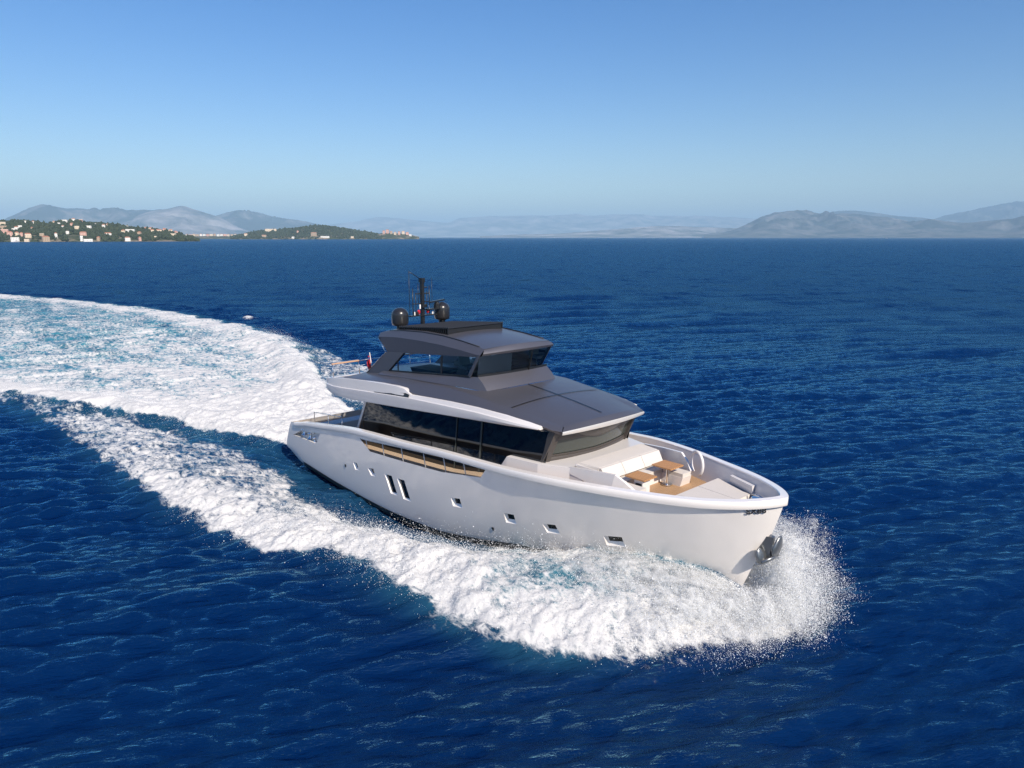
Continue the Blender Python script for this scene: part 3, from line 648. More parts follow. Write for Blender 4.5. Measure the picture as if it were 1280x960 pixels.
for s in (-1, 1):
    bm = B(); a = [Vector((x, s*y1, z1)) for x, y1, z1, y2, z2, cz in top]; b = [Vector((x, s*(y2+.0), z2)) for x, y1, z1, y2, z2, cz in top]; c = [Vector((x + .18*float(sstep(17.8, 18.85, x)), s*(y2 - .06 - .14*float(sstep(17.8, 18.85, x))), z2 - .16)) for x, y1, z1, y2, z2, cz in top]
    a += [Vector((18.95, s*1.955, 4.47))]; b += [Vector((19.18, s*2.24, 4.37))]; c += [Vector((19.16, s*2.22, 4.27))]
    mid_ = [Vector((p + q_)*.5) + Vector((0, s*.03, .02))*(1 if i < len(a)-1 else 0) for i, (p, q_) in enumerate(zip(a, b))]
    grid(bm, [a, mid_, b, c]); obj('side_chamfer', bm, M['grey'], br, smooth=True, angle=30)
# front lip of the brow
bm = B(); YY = np.linspace(-1, 1, 21)
def lip(yh, x, z, dz): return [Vector((x + .32*(1 - k*k), yh*k, z + dz*(1 - k*k))) for k in YY]
grid(bm, [lip(1.955, 18.95, 4.472, .13), lip(2.0, 19.03, 4.45, .12), lip(2.2, 19.17, 4.365, .10), lip(2.24, 19.18, 4.33, .07), lip(2.21, 19.14, 4.26, .04), lip(2.1, 18.5, 4.28, .02)])
obj('front_lip', bm, M['grey'], br, smooth=True, angle=32)
bm = B(); grid(bm, [lip(2.225, 19.20, 4.365, .10), lip(2.25, 19.215, 4.32, .075), lip(2.23, 19.185, 4.25, .04)]); obj('trim_strip', bm, M['silver'], br, smooth=True)
# soffit under the brow and overhang
bm = B(); face(bm, [(5.0, -2.9, 3.66), (9, -2.95, 3.84), (14, -2.85, 4.14), (18.4, -2.5, 4.30), (19.05, -2.1, 4.29), (19.05, 2.1, 4.29), (18.4, 2.5, 4.30), (14, 2.85, 4.14), (9, 2.95, 3.84), (5.0, 2.9, 3.66)]); obj('soffit', bm, M['white'], Yt)
# panel seams on the brow
def brow_z(x, y):
    x = x - .32*float(sstep(13, 19, x))*(1 - (y/2.2)**2)
    xs_ = [t[0] for t in top]; y1 = np.interp(x, xs_, [t[1] for t in top]); z1 = np.interp(x, xs_, [t[2] for t in top]); return float(z1 + .13*(1 - (y/y1)**2))
for pts in ([(x, 0) for x in np.linspace(15.2, 19.0, 20)], [(16.75 + .06*(1 - (y/2.3)**2), y) for y in np.linspace(-2.32, 2.32, 25)]):
    bm = B(); L1, L2 = [], []
    for (xa, ya), (xb, yb) in zip(pts, pts[1:] + [(2*pts[-1][0] - pts[-2][0], 2*pts[-1][1] - pts[-2][1])]):
        d = Vector((xb-xa, yb-ya, 0)).normalized(); n_ = Vector((-d.y, d.x, 0))*.03; c = Vector((xa, ya, brow_z(xa, ya) + .02)); L1.append(c - n_); L2.append(c + n_)
    grid(bm, [L1, L2]); obj('panel_seam', bm, M['black'], br)
# white overhang band
for s in (-1, 1):
    bm = B(); rows = []
    for x, y, zb, zc, zt in BZ:
        rows.append([Vector((x, s*(y-.42), zb + .02)), Vector((x, s*(y-.10), zb)), Vector((x, s*(y-.02), zb + .04)), Vector((x, s*(y+.02), zb*.45 + zc*.55)), Vector((x, s*y, zc)), Vector((x, s*(y-.05), zc + .02)), Vector((x, s*(y-.12), zt - .02)), Vector((x, s*(y-.17), zt)), Vector((x, s*(y-.30), zt - .01)), Vector((x, s*(y-.34), zt - .06))])
    V_ = grid(bm, rows); bm.faces.new(V_[0]); bm.faces.new(V_[-1][::-1]); ov = obj('overhang_band', bm, M['white'], Yt, smooth=True, angle=28)
    bm = B()      # black face standing for the wedge of shadow in the side-light slot
    pts = [(8.9, 4.275, 4.31), (10.2, 4.36, 4.45), (11.2, 4.42, 4.58), (11.45, 4.435, 4.55)]
    face(bm, [(x, s*(float(np.interp(x, [b_[0] for b_ in BZ], [b_[1] for b_ in BZ])) - .035), a) for x, a, b in pts] + [(x, s*(float(np.interp(x, [b_[0] for b_ in BZ], [b_[1] for b_ in BZ])) - .075), b) for x, a, b in pts[::-1]]); 
    obj('slot_shadow', bm, M['black'], ov)
# upper aft deck floor and stern face of the overhang
bm = B(); face(bm, [(4.5, -2.9, 4.2), (4.5, 2.9, 4.2), (9.5, 2.4, 4.6), (9.5, -2.4, 4.6)]); obj('upper_deck', bm, M['teak'], Yt)
bm = B(); hexa(bm, [(4.38, -2.95, 3.72), (4.6, -2.95, 3.72), (4.6, 2.95, 3.72), (4.38, 2.95, 3.72)], [(4.36, -2.95, 4.24), (4.6, -2.95, 4.24), (4.6, 2.95, 4.24), (4.36, 2.95, 4.24)]); obj('stern_fascia', bm, M['white'], Yt, bevel=.03)
for s in (-1, 1):
    bm = B(); hexa(bm, [(5.3, s*3.04, 4.37), (6.4, s*2.4, 4.4), (8.6, s*2.2, 4.6), (8.6, s*3.0, 4.6)], [(5.4, s*3.03, 4.40), (6.4, s*2.5, 4.60), (8.6, s*2.3, 4.84), (8.6, s*3.0, 4.69)]); obj('aft_coaming', bm, M['grey'], Yt)
# aft rail
bm = B(); zr = 4.93
path = [(6.6, -2.86, zr - .02), (5.2, -2.9, zr), (4.75, -2.8, zr), (4.7, -2.4, zr), (4.7, 0, zr), (4.7, 2.4, zr), (4.75, 2.8, zr), (5.2, 2.9, zr), (8.0, 2.86, zr + .05)]
hr = empty('aft_rail', (0, 0, 0)); hr.parent = Yt
def slab(bm, pts, w_, h_):
    for a, b in zip(pts, pts[1:]):
        a, b = Vector(a), Vector(b); d = (b - a); L_ = d.length; m_ = d.to_track_quat('X', 'Z').to_matrix(); box(bm, (a+b)/2, (L_ + .03, w_, h_), m_)
slab(bm, [(4.75, -2.85, zr), (4.70, -1.4, zr)], .13, .06); obj('handrail', bm, M['rail'], hr); bm = B(); slab(bm, [(4.70, .3, zr), (4.75, 2.85, zr), ], .13, .06); obj('handrail', bm, M['rail'], hr)
bm = B(); tube(bm, [(4.72, -1.4, zr), (4.72, .3, zr)], .025); tube(bm, [(4.75, 2.85, zr), (7.9, 2.8, zr + .05)], .025); tube(bm, [(4.74, -2.84, zr - .25), (4.72, 2.84, zr - .25)], .012); tube(bm, [(4.74, -2.84, zr - .48), (4.72, 2.84, zr - .48)], .012); obj('rail_wire', bm, M['chrome'], hr, smooth=True)
for x, y in ((4.75, -2.84), (4.72, -1.4), (4.72, .3), (4.72, 1.6), (4.75, 2.84), (6.3, 2.82), (7.9, 2.8)):
    bm = B(); tube(bm, [(x + .10, y, 4.2), (x, y, zr)], .022, 6); obj('stanchion', bm, M['chrome'], hr, smooth=True)
# cockpit gear under the overhang: a gate rail seen against the water
for s in (-1, 1):
    bm = B(); tube(bm, [(3.2, s*3.1, 1.6), (3.2, s*3.1, 2.35), (5.9, s*3.1, 2.6), (5.9, s*3.1, 1.8)], .02, 6); tube(bm, [(4.6, s*3.1, 1.7), (4.6, s*3.1, 2.48)], .015, 6); obj('cockpit_rail', bm, M['chrome'], Yt, smooth=True)
bm = B(); prism_z(bm, [(1.2, -2.0), (2.0, -2.0), (2.0, 2.0), (1.2, 2.0)], .78, 1.2); obj('cockpit_sofa', bm, M['cushion'], Yt, bevel=.06)
# ------------------------------------------------------------------ wheelhouse
base = [(7.9, 2.32, 4.80), (10, 2.36, 4.95), (12, 2.33, 5.03), (13.4, 2.22, 5.06), (14.4, 2.06, 5.05), (14.92, 1.88, 5.02)]
sill = [(7.9, 1.99, 4.93), (10, 1.98, 5.10), (12, 1.96, 5.29), (13.4, 1.93, 5.43), (14.0, 1.91, 5.49), (14.36, 1.88, 5.53)]
bm = B()
fb = [(14.92 + .22*(1-k*k), 1.88*k, 5.02 + .08*(1-k*k)) for k in np.linspace(-1, 1, 13)]
fs = [(14.36 + .22*(1-k*k), 1.88*k, 5.53 + .02*(1-k*k)) for k in np.linspace(-1, 1, 13)]
lb = [(x, -y, z) for x, y, z in base] + fb[1:-1] + [(x, y, z) for x, y, z in base[::-1]]
ls = [(x, -y, z) for x, y, z in sill] + fs[1:-1] + [(x, y, z) for x, y, z in sill[::-1]]
lm = [(Vector(a)*.5 + Vector(b)*.5 + Vector((.02, 0, .03))) for a, b in zip(lb, ls)]
grid(bm, [lb, lm, ls, [(x*.995 + .03, y*.93, z - .02) for x, y, z in ls]]); wh = obj('wheelhouse', bm, M['grey'], Yt, smooth=True, angle=30)
bm = B(); tube(bm, [(x + .02, y*1.005, z + .0) for x, y, z in fb], .03, 6); tube(bm, [(x, -y - .015, z) for x, y, z in base[3:]], .022, 6); tube(bm, [(x, y + .015, z) for x, y, z in base[3:]], .022, 6); obj('trim_strip', bm, M['chrome'], wh, smooth=True)
bm = B(); face(bm, [(7.2, -1.9, 4.62), (14.3, -1.85, 5.0), (14.3, 1.85, 5.0), (7.2, 1.9, 4.62)]); obj('wheelhouse_floor', bm, M['dark'], Yt)
# glazing
def zl(x): return float(np.interp(x, [8.15, 9.45, 14.5], [5.80, 5.90, 6.33]))
def zsill(x): return float(np.interp(x, [7.9, 10, 12, 13.4, 14.0, 14.36], [4.93, 5.10, 5.29, 5.43, 5.49, 5.53]))
for s in (-1, 1):
    bm = B(); a = [(8.3, zsill(8.3)), (11, zsill(11)), (13.85, zsill(13.85)), (14.45, zl(14.45)), (12, zl(12)), (9.5, zl(9.5))]
    face(bm, [(x, s*1.94, z) for x, z in a]); wn = obj('side_window', bm, M['tint'], Yt)
    for x, dx, w_ in ((8.95, .0, .06), (12.05, .05, .10)):
        bm = B(); hexa(bm, [(x, s*1.925, zsill(x)), (x+w_, s*1.925, zsill(x)), (x+w_+dx, s*1.925, zl(x)), (x+dx, s*1.925, min(zl(x), 5.5 if x < 9 else 9))], [(x, s*1.955, zsill(x)), (x+w_, s*1.955, zsill(x)), (x+w_+dx, s*1.955, zl(x)), (x+dx, s*1.955, min(zl(x), 5.5 if x < 9 else 9))]); obj('window_bar', bm, M['black'], wn)
    bm = B(); hexa(bm, [(13.80, s*1.93, 5.46), (13.98, s*1.93, 5.46), (14.56, s*1.93, 6.36), (14.40, s*1.93, 6.36)], [(13.80, s*1.965, 5.46), (13.98, s*1.965, 5.46), (14.56, s*1.965, 6.36), (14.40, s*1.965, 6.36)]); obj('front_pillar', bm, M['grey'], wn)
    bm = B(); slab(bm, [(8.3, s*1.96, zsill(8.3)+.02), (13.9, s*1.955, zsill(13.9)+.02)], .03, .07); obj('window_frame', bm, M['black'], wn)
    # raked aft pillar
    bm = B(); hexa(bm, [(6.45, s*2.02, 4.6), (8.15, s*2.02, 4.86), (9.5, s*1.97, 5.93), (8.1, s*1.97, 5.80)], [(6.45, s*1.86, 4.6), (8.15, s*1.86, 4.86), (9.5, s*1.83, 5.93), (8.1, s*1.83, 5.80)]); obj('raked_pillar', bm, M['grey'], Yt, bevel=.02)
    bm = B(); tube(bm, [(6.43, s*2.03, 4.6), (8.06, s*1.98, 5.79), (7.52, s*1.97, 6.4)], .02, 6); obj('pillar_trim', bm, M['chrome'], Yt, smooth=True)
wf = [(14.34 + .22*(1-k*k), 1.87*k, 5.54 + .02*(1-k*k)) for k in np.linspace(-1, 1, 13)]; wt = [(14.54 + .24*(1-k*k), 1.93*k, 6.36 + .03*(1-k*k)) for k in np.linspace(-1, 1, 13)]
bm = B(); grid(bm, [wf, wt]); wsu = obj('wheelhouse_windscreen', bm, M['tint'], Yt, smooth=True)
bm = B(); slab(bm, [(x + .015, y, z + .03) for x, y, z in wf], .03, .09); obj('lower_frame', bm, M['black'], wsu)
bm = B(); slab(bm, [(14.60, .62, 5.57), (14.79, .64, 6.36)], .03, .05); obj('window_bar', bm, M['black'], wsu)
# inside: pale backing sheet, helm console, seats, sofa
bm = B(); grid(bm, [[(14.28 + .22*(1-k*k) - .05, 1.87*k, 5.56) for k in np.linspace(-.97, -.12, 9)], [(14.48 + .22*(1-k*k) - .05, 1.93*k, 6.34) for k in np.linspace(-.97, -.18, 9)]]); obj('backing', bm, mat('pale blind', (.30, .30, .30), .8), Yt, smooth=True)  # pale grey sheet just behind the starboard part of the windscreen
bm = B(); hexa(bm, [(13.0, -1.5, 4.95), (14.1, -1.5, 4.98), (14.1, 1.5, 4.98), (13.0, 1.5, 4.95)], [(13.35, -1.45, 5.5), (14.15, -1.5, 5.6), (14.15, 1.5, 5.6), (13.35, 1.45, 5.5)]); obj('helm_console', bm, M['dark'], Yt, bevel=.04)
for y in (-.7, .5):
    hs = empty('helm_seat', (12.3, y, 4.9)); hs.parent = Yt
    bm = B(); box(bm, (0, 0, .62), (.55, .55, .14)); obj('seat', bm, M['seat'], hs, bevel=.04); bm = B(); box(bm, (-.27, 0, 1.0), (.13, .52, .7), Matrix.Rotation(R(-10), 3, 'Y')); obj('backrest', bm, M['seat'], hs, bevel=.04); bm = B(); lathe(bm, (0, 0, 0), [(0, 0), (.2, 0), (.06, .06), (.06, .56), (0, .56)], 12); obj('pedestal', bm, M['chrome'], hs, smooth=True, angle=40)
bm = B(); hexa(bm, [(9.2, 1.0, 4.75), (11.6, 1.0, 4.85), (11.6, 1.8, 4.85), (9.2, 1.8, 4.75)], [(9.2, 1.0, 5.2), (11.6, 1.0, 5.3), (11.6, 1.8, 5.3), (9.2, 1.8, 5.2)]); obj('saloon_sofa', bm, M['seat'], Yt, bevel=.05)
bm = B(); hexa(bm, [(9.6, -1.5, 4.8), (11.2, -1.5, 4.86), (11.2, -.6, 4.86), (9.6, -.6, 4.8)], [(9.4, -1.6, 5.24), (11.4, -1.6, 5.3), (11.4, -.5, 5.3), (9.4, -.5, 5.24)]); obj('saloon_table', bm, M['dark'], Yt, bevel=.04)
# hardtop
HT = [  # x, y_low, z_low, y_crease, z_crease, y_top, z_top
    (7.52, 1.95, 6.38, 1.97, 6.42, 1.86, 6.60), (7.85, 1.93, 6.05, 1.97, 6.46, 1.84, 6.69), (8.15, 1.93, 5.80, 1.98, 6.49, 1.83, 6.73), (9.3, 1.93, 5.89, 1.99, 6.56, 1.80, 6.84), (10.6, 1.93, 6.00, 1.99, 6.58, 1.78, 6.90), (12, 1.94, 6.12, 1.98, 6.56, 1.76, 6.88), (13.2, 1.94, 6.22, 1.97, 6.50, 1.75, 6.79), (14.2, 1.94, 6.30, 1.96, 6.42, 1.75, 6.68), (14.56, 1.93, 6.33, 1.94, 6.40, 1.75, 6.63)]
bm = B(); rows = []
for x, yl_, zl_, yc_, zc_, yt_, zt_ in HT:
    f_ = .24*float(sstep(11, 14.56, x)); r_ = []
    prof = [(-yl_, zl_), (-yc_, zc_), (-yt_, zt_)] + [(yt_*k, zt_ + .09*(1 - k*k)) for k in np.linspace(-.85, .85, 11)] + [(yt_, zt_), (yc_, zc_), (yl_, zl_)]
    rows.append([Vector((x + f_*(1 - (y/1.97)**2), y, z)) for y, z in prof])
V_ = grid(bm, rows)
bm.faces.new(V_[0]); ht = obj('hardtop', bm, M['grey'], Yt, smooth=True, angle=26)
bm = B(); n_ = len(rows[0]); under = [[Vector((r[0].x + .01, r[0].y*.98, r[0].z + .03)), Vector((r[0].x + .01 + .24*float(sstep(11, 14.56, r[0].x)), 0, r[0].z + .07)), Vector((r[0].x + .01, -r[0].y*.98, r[0].z + .03))] for r in rows[2:]]; grid(bm, under); obj('headliner', bm, M['dark'], ht)
bm = B()      # front edge: slim bright lip
KK = np.linspace(-1, 1, 17)
grid(bm, [[(14.56 + .24*(1-k*k), 1.75*k, 6.63 + .09*(1-k*k)) for k in KK], [(14.68 + .24*(1-k*k), 1.85*k, 6.55 + .07*(1-k*k)) for k in KK], [(14.72 + .24*(1-k*k), 1.92*k, 6.47 + .05*(1-k*k)) for k in KK], [(14.66 + .24*(1-k*k), 1.94*k, 6.39 + .03*(1-k*k)) for k in KK], [(14.5 + .24*(1-k*k), 1.93*k, 6.35 + .03*(1-k*k)) for k in KK]]); obj('front_lip', bm, M['grey'], ht, smooth=True, angle=35)
for s in (-1, 1):
    bm = B(); tube(bm, [(8.2, s*1.80, 6.75), (9.3, s*1.79, 6.86), (10.6, s*1.77, 6.92), (12, s*1.75, 6.90), (13.2, s*1.74, 6.81), (14.3, s*1.74, 6.69)], .025, 6); obj('roof_rail', bm, M['black'], ht, smooth=True)
# louvred black rack on the roof
rk = empty('roof_rack', (0, 0, 0)); rk.parent = Yt
def rz(x): return float(np.interp(x, [8.4, 12.05], [6.93, 7.20]))
bm = B(); hexa(bm, [(8.45, -1.45, 6.72), (12.0, -1.45, 6.88), (12.0, 1.45, 6.88), (8.45, 1.45, 6.72)], [(8.45, -1.45, rz(8.4) - .05), (12.0, -1.45, rz(12) - .06), (12.0, 1.45, rz(12) - .06), (8.45, 1.45, rz(8.4) - .05)]); obj('rack_body', bm, M['black'], rk)
bm = B()
for i in range(26):
    x = 8.5 + i*.14; box(bm, (x, 0, rz(x) - .02), (.085, 3.02, .06), Matrix.Rotation(R(-18), 3, 'Y'))
    for s in (-1, 1): box(bm, (x, s*1.48, rz(x) - .16), (.05, .05, .24))
obj('louvres', bm, M['black'], rk)
# domes
def dome(x, y, z, r, h):
    e = empty('radome', (x, y, z)); e.parent = Yt
    bm = B(); lathe(bm, (0, 0, 0), [(0, .16), (r*.55, .16), (r*.92, .22), (r, .32), (r, h - r*.85)] + [(r*math.cos(a), h - r*.85 + r*.85*math.sin(a)) for a in np.linspace(.2, math.pi/2 - .001, 9)] + [(0, h)], 32); obj('dome_shell', bm, M['dome'], e, smooth=True, angle=60)
    bm = B(); lathe(bm, (0, 0, -.35), [(0, 0), (r*.75, 0), (r*.75, .36), (r*.42, .40), (r*.42, .52), (0, .52)], 20); obj('dome_base', bm, M['black'], e, smooth=True, angle=40)
dome(7.85, -1.0, 6.70, .385, 1.0); dome(8.15, 1.15, 6.85, .37, 1.0)
# mast
ms = empty('radar_mast', (8.2, 0, 6.8)); ms.parent = Yt
bm = B(); box(bm, (0, 0, 1.1), (.17, .13, 2.2)); box(bm, (.0, 0, 2.1), (.26, .17, .2)); obj('mast_column', bm, M['black'], ms, bevel=.02)
bm = B(); box(bm, (0, 0, .52), (.3, 1.5, .05)); obj('crossbar', bm, M['black'], ms); bm = B(); box(bm, (0, 0, 1.5), (.08, .7, .05)); obj('crossbar', bm, M['black'], ms); bm = B(); box(bm, (.1, .45, .78), (.3, .7, .06)); obj('crossbar', bm, M['black'], ms)
bm = B(); lathe(bm, (.15, .72, .78), [(0, 0), (.16, 0), (.16, .22), (.1, .3), (0, .3)], 14); box(bm, (.15, .72, 1.13), (.12, 1.5, .07), Matrix.Rotation(R(28), 3, 'Z')); obj('radar_scanner', bm, M['black'], ms)
for c_, s_ in (((0, -.3, 1.05), (.06, .5, .04)), ((.05, .30, 1.12), (.06, .42, .04)), ((.0, .1, 1.78), (.10, .32, .05)), ((.12, .0, .95), (.20, .22, .14)), ((.1, -.42, .62), (.16, .16, .16))):
    bm = B(); box(bm, c_, s_); obj('mast_bracket', bm, M['black'], ms, bevel=.008)
for y, z0, z1, r_ in ((-.22, 1.05, 1.95, .014), (.26, .55, 1.6, .016), (-.52, .55, 1.75, .022), (-.36, .55, 1.55, .016), (.40, .55, 1.85, .022), (-.70, .55, 2.55, .012), (.55, .8, 2.2, .01)):
    bm = B(); tube(bm, [(0, y, z0), (0, y, z1)], r_, 6); obj('whip_aerial', bm, M['black'], ms, smooth=True)
bm = B(); tube(bm, [(0, -.08, 2.15), (0, -.45, 2.38), (0, -.70, 2.5)], .018, 6); obj('aerial_bracket', bm, M['black'], ms, smooth=True)
for y, z, mm in ((-.28, .68, 'redlens'), (.22, .70, 'redlens'), (.30, .86, 'whitelens'), (-.20, .92, 'whitelens'), (.5, .58, 'whitelens'), (-.5, .60, 'whitelens')):
    bm = B(); lathe(bm, (.1, y, z - .1), [(0, 0), (.03, 0), (.075 if mm == 'redlens' else .035, .06), (.075 if mm == 'redlens' else .035, .15), (.03, .2), (0, .2)], 12); obj('mast_lamp', bm, M[mm], ms, smooth=True, angle=40)
# ------------------------------------------------------------------ foredeck
# raised coachroof in front of the windscreen
bm = B()
cro = [(16.55, 2.72), (16.9, 2.70), (18.3, 2.52), (19.45, 2.12)]
lowc = [Vector((x - (.25 if x < 16.6 else 0), -y - .04, float(DECK(x)) - .05)) for x, y in cro]; hic = [Vector((x, -y, z)) for (x, y), z in zip(cro, (2.62, 3.09, 3.10, 3.14))]; inn = [Vector((x, -y + .1, z + .012)) for (x, y), z in zip(cro, (2.62, 3.09, 3.10, 3.14))]
for s in (-1, 1):
    grid(bm, [[Vector((p.x, p.y*-s, p.z)) for p in l] for l in (lowc, hic, inn)])
topc = [Vector((p.x, p.y, p.z)) for p in inn[1:]] + [Vector((19.62, -1.0, 3.16)), Vector((19.66, 0, 3.17)), Vector((19.62, 1.0, 3.16))] + [Vector((p.x, -p.y, p.z)) for p in inn[1:][::-1]]
bm.faces.new([bm.verts.new(p) for p in topc]); obj('coachroof', bm, M['white'], Yt)
# sofa unit
so_ = empty('foredeck_sofa', (0, 0, 0)); so_.parent = Yt
bm = B(); hexa(bm, [(19.5, -1.78, 2.3), (20.3, -1.66, 2.3), (20.3, 1.66, 2.3), (19.5, 1.78, 2.3)], [(19.42, -1.80, 3.20), (20.25, -1.66, 3.14), (20.25, 1.66, 3.14), (19.42, 1.80, 3.20)]); hexa(bm, [(20.25, -1.66, 2.3), (20.95, -1.6, 2.3), (20.95, 1.6, 2.3), (20.25, 1.66, 2.3)], [(20.25, -1.66, 2.66), (20.95, -1.6, 2.66), (20.95, 1.6, 2.66), (20.25, 1.66, 2.66)])
for s in (-1, 1): hexa(bm, [(20.95, s*1.02, 2.3), (21.75, s*1.02, 2.3), (21.75, s*1.6, 2.3), (20.95, s*1.6, 2.3)], [(20.95, s*1.02, 2.66), (21.85, s*1.02, 2.66), (21.85, s*1.55, 2.66), (20.95, s*1.6, 2.66)])
obj('sofa_base', bm, M['white'], so_, bevel=.025)
bm = B(); hexa(bm, [(19.44, -1.76, 3.17), (20.30, -1.64, 3.12), (20.30, 1.64, 3.12), (19.44, 1.76, 3.17)], [(19.52, -1.70, 3.27), (20.30, -1.62, 3.24), (20.30, 1.62, 3.24), (19.52, 1.70, 3.27)]); obj('headrest_cushion', bm, M['cushion'], so_, bevel=.035, smooth=True, angle=50, seg=3)
for a_, b_ in ((-1, -.345), (-.335, .335), (.345, 1)):
    bm = B(); hexa(bm, [(20.30, 1.60*a_, 2.86), (20.62, 1.58*a_, 2.86), (20.62, 1.58*b_, 2.86), (20.30, 1.60*b_, 2.86)], [(20.27, 1.62*a_, 3.235), (20.40, 1.61*a_, 3.225), (20.40, 1.61*b_, 3.225), (20.27, 1.62*b_, 3.235)]); obj('back_cushion', bm, M['cushion'], so_, bevel=.03, smooth=True, angle=50, seg=3)
    bm = B(); hexa(bm, [(20.42, 1.55*a_, 2.66), (20.98, 1.5*a_, 2.66), (20.98, 1.5*b_, 2.66), (20.42, 1.55*b_, 2.66)], [(20.42, 1.55*a_, 2.79), (20.98, 1.5*a_, 2.79), (20.98, 1.5*b_, 2.79), (20.42, 1.55*b_, 2.79)]); obj('seat_cushion', bm, M['cushion'], so_, bevel=.03, smooth=True, angle=50, seg=3)
for s in (-1, 1):
    bm = B(); hexa(bm, [(21.02, s*1.03, 2.66), (21.84, s*1.03, 2.66), (21.84, s*1.52, 2.66), (21.02, s*1.52, 2.66)], [(21.02, s*1.03, 2.79), (21.84, s*1.03, 2.79), (21.84, s*1.5, 2.79), (21.02, s*1.5, 2.79)]); obj('side_cushion', bm, M['cushion'], so_, bevel=.03, smooth=True, angle=50, seg=3)
for s in (-1, 1):
    # side screen: white frame with an opening along its foot
    bm = B()
    o_ = [(19.40, 2.12, 3.17), (20.3, 2.03, 3.24), (21.22, 1.90, 3.28), (21.55, 1.78, 3.06), (21.82, 1.62, 2.80)]
    lw = [(19.40, 2.14, 2.95), (20.3, 2.06, 2.78), (21.1, 1.96, 2.70), (21.4, 1.83, 2.62), (21.72, 1.64, 2.45)]
    ro = [[(x, s*y, z) for x, y, z in o_], [(x, s*(y-.10), z) for x, y, z in o_], [(x, s*(y-.10), z) for x, y, z in lw], [(x, s*y, z) for x, y, z in lw]]
    rows = [[r[i] for r in ro] for i in range(5)]; V_ = grid(bm, rows, wrap=True); bm.faces.new(V_[0]); bm.faces.new(V_[-1][::-1])
    hexa(bm, [(19.45, s*2.10, 2.3), (19.75, s*2.08, 2.3), (19.75, s*1.99, 2.3), (19.45, s*2.0, 2.3)], [(19.40, s*2.12, 2.97), (20.0, s*2.08, 2.85), (20.0, s*1.98, 2.85), (19.40, s*2.02, 2.97)])
    hexa(bm, [(21.3, s*1.6, 2.3), (21.66, s*1.58, 2.3), (21.66, s*1.48, 2.3), (21.3, s*1.5, 2.3)], [(21.1, s*1.95, 2.72), (21.74, s*1.64, 2.48), (21.74, s*1.54, 2.48), (21.1, s*1.85, 2.72)])
    obj('side_screen', bm, M['white'], so_, bevel=.02)
    # round grab hoop at its forward end
    if s < 0: continue
    bm = B(); ring = []
    for a in np.linspace(R(-62), R(235), 22): ring.append((21.98 + .30*math.cos(a) - .02*math.sin(a), s*(1.66 - .10*math.cos(a)), 3.08 + .42*math.sin(a)))
    tube(bm, ring, .055, 8); obj('grab_hoop', bm, M['white'], so_, smooth=True)
# tables
for y0, y1, zt in ((-.98, -.33, 2.98), (.50, 1.19, 3.04)):
    tb = empty('foredeck_table', (21.33, (y0+y1)/2, 2.34)); tb.parent = Yt; hh = zt - 2.34
    bm = B(); box(bm, (0, 0, hh), (.80, y1-y0+.06, .045)); obj('tabletop', bm, M['tabletop'], tb, bevel=.012)
    if y0 > 0:
        bm = B(); lathe(bm, (0, 0, 0), [(0, 0), (.19, 0), (.19, .025), (.055, .04), (.055, hh - .05), (.15, hh - .03), (0, hh - .03)], 20); obj('pedestal', bm, M['chrome'], tb, smooth=True, angle=40)
    else:
        bm = B(); box(bm, (.10, -.06, hh*.48), (.34, .40, hh*.94)); obj('pedestal', bm, M['white'], tb, bevel=.02)
        bm = B(); box(bm, (.12, -.275, hh*.5), (.24, .03, hh*.5)); obj('pedestal_door', bm, M['dark'], tb)
# forward sun pad
bm = B(); ya_, yb_ = min(2.0, hull_y(22.7, 2.36) - .15), min(1.38, hull_y(24.35, 2.36) - .15); hexa(bm, [(22.75, -ya_, 2.36), (24.35, -yb_, 2.36), (24.35, yb_, 2.36), (22.75, ya_, 2.36)], [(22.7, -ya_, 2.58), (24.4, -yb_, 2.60), (24.4, yb_, 2.60), (22.7, ya_, 2.58)]); sp = obj('sun_pad', bm, M['white'], Yt, bevel=.03)
for a, b in ((-1.0, -.34), (-.33, .33), (.34, 1.0)):
    bm = B(); hexa(bm, [(22.72, ya_*.99*a, 2.585), (24.36, yb_*.99*a, 2.605), (24.36, yb_*.99*b, 2.605), (22.72, ya_*.99*b, 2.585)], [(22.74, ya_*.98*a, 2.70), (24.34, yb_*.98*a, 2.72), (24.34, yb_*.98*b, 2.72), (22.74, ya_*.98*b, 2.70)]); obj('cushion', bm, M['cushion'], sp, bevel=.035, smooth=True, angle=50, seg=3)
# bow gear: raised platform with cleats, windlass, fairlead hatch
def hw(x, z): return max(.04, hull_y(x, z) - .14)
bm = B(); bp = [(24.45, hw(24.45, 2.3)), (24.9, hw(24.9, 2.3)), (25.25, hw(25.25, 2.3)), (25.45, hw(25.45, 2.3))]
prism_z(bm, [(x, -y) for x, y in bp] + [(x, y) for x, y in bp[::-1]], 2.30, 2.60); obj('bow_platform', bm, M['white'], Yt)
for y in (-.32, .32):
    bm = B(); lathe(bm, (24.95, y, 2.62), [(0, 0), (.16, 0), (.16, .06), (.09, .10), (.08, .24), (.14, .30), (.12, .36), (0, .37)], 18); obj('windlass', bm, M['chrome'], Yt, smooth=True, angle=40)
for y in (-.85, .85):
    bm = B(); tube(bm, [(24.5, y*1.05, 2.82), (24.8, y, 2.84), (25.0, y*.92, 2.82)], .03, 8); tube(bm, [(24.68, y*1.02, 2.6), (24.68, y*1.02, 2.83)], .03, 8); tube(bm, [(24.86, y*.97, 2.6), (24.86, y*.97, 2.83)], .03, 8); obj('cleat', bm, M['chrome'], Yt, smooth=True)
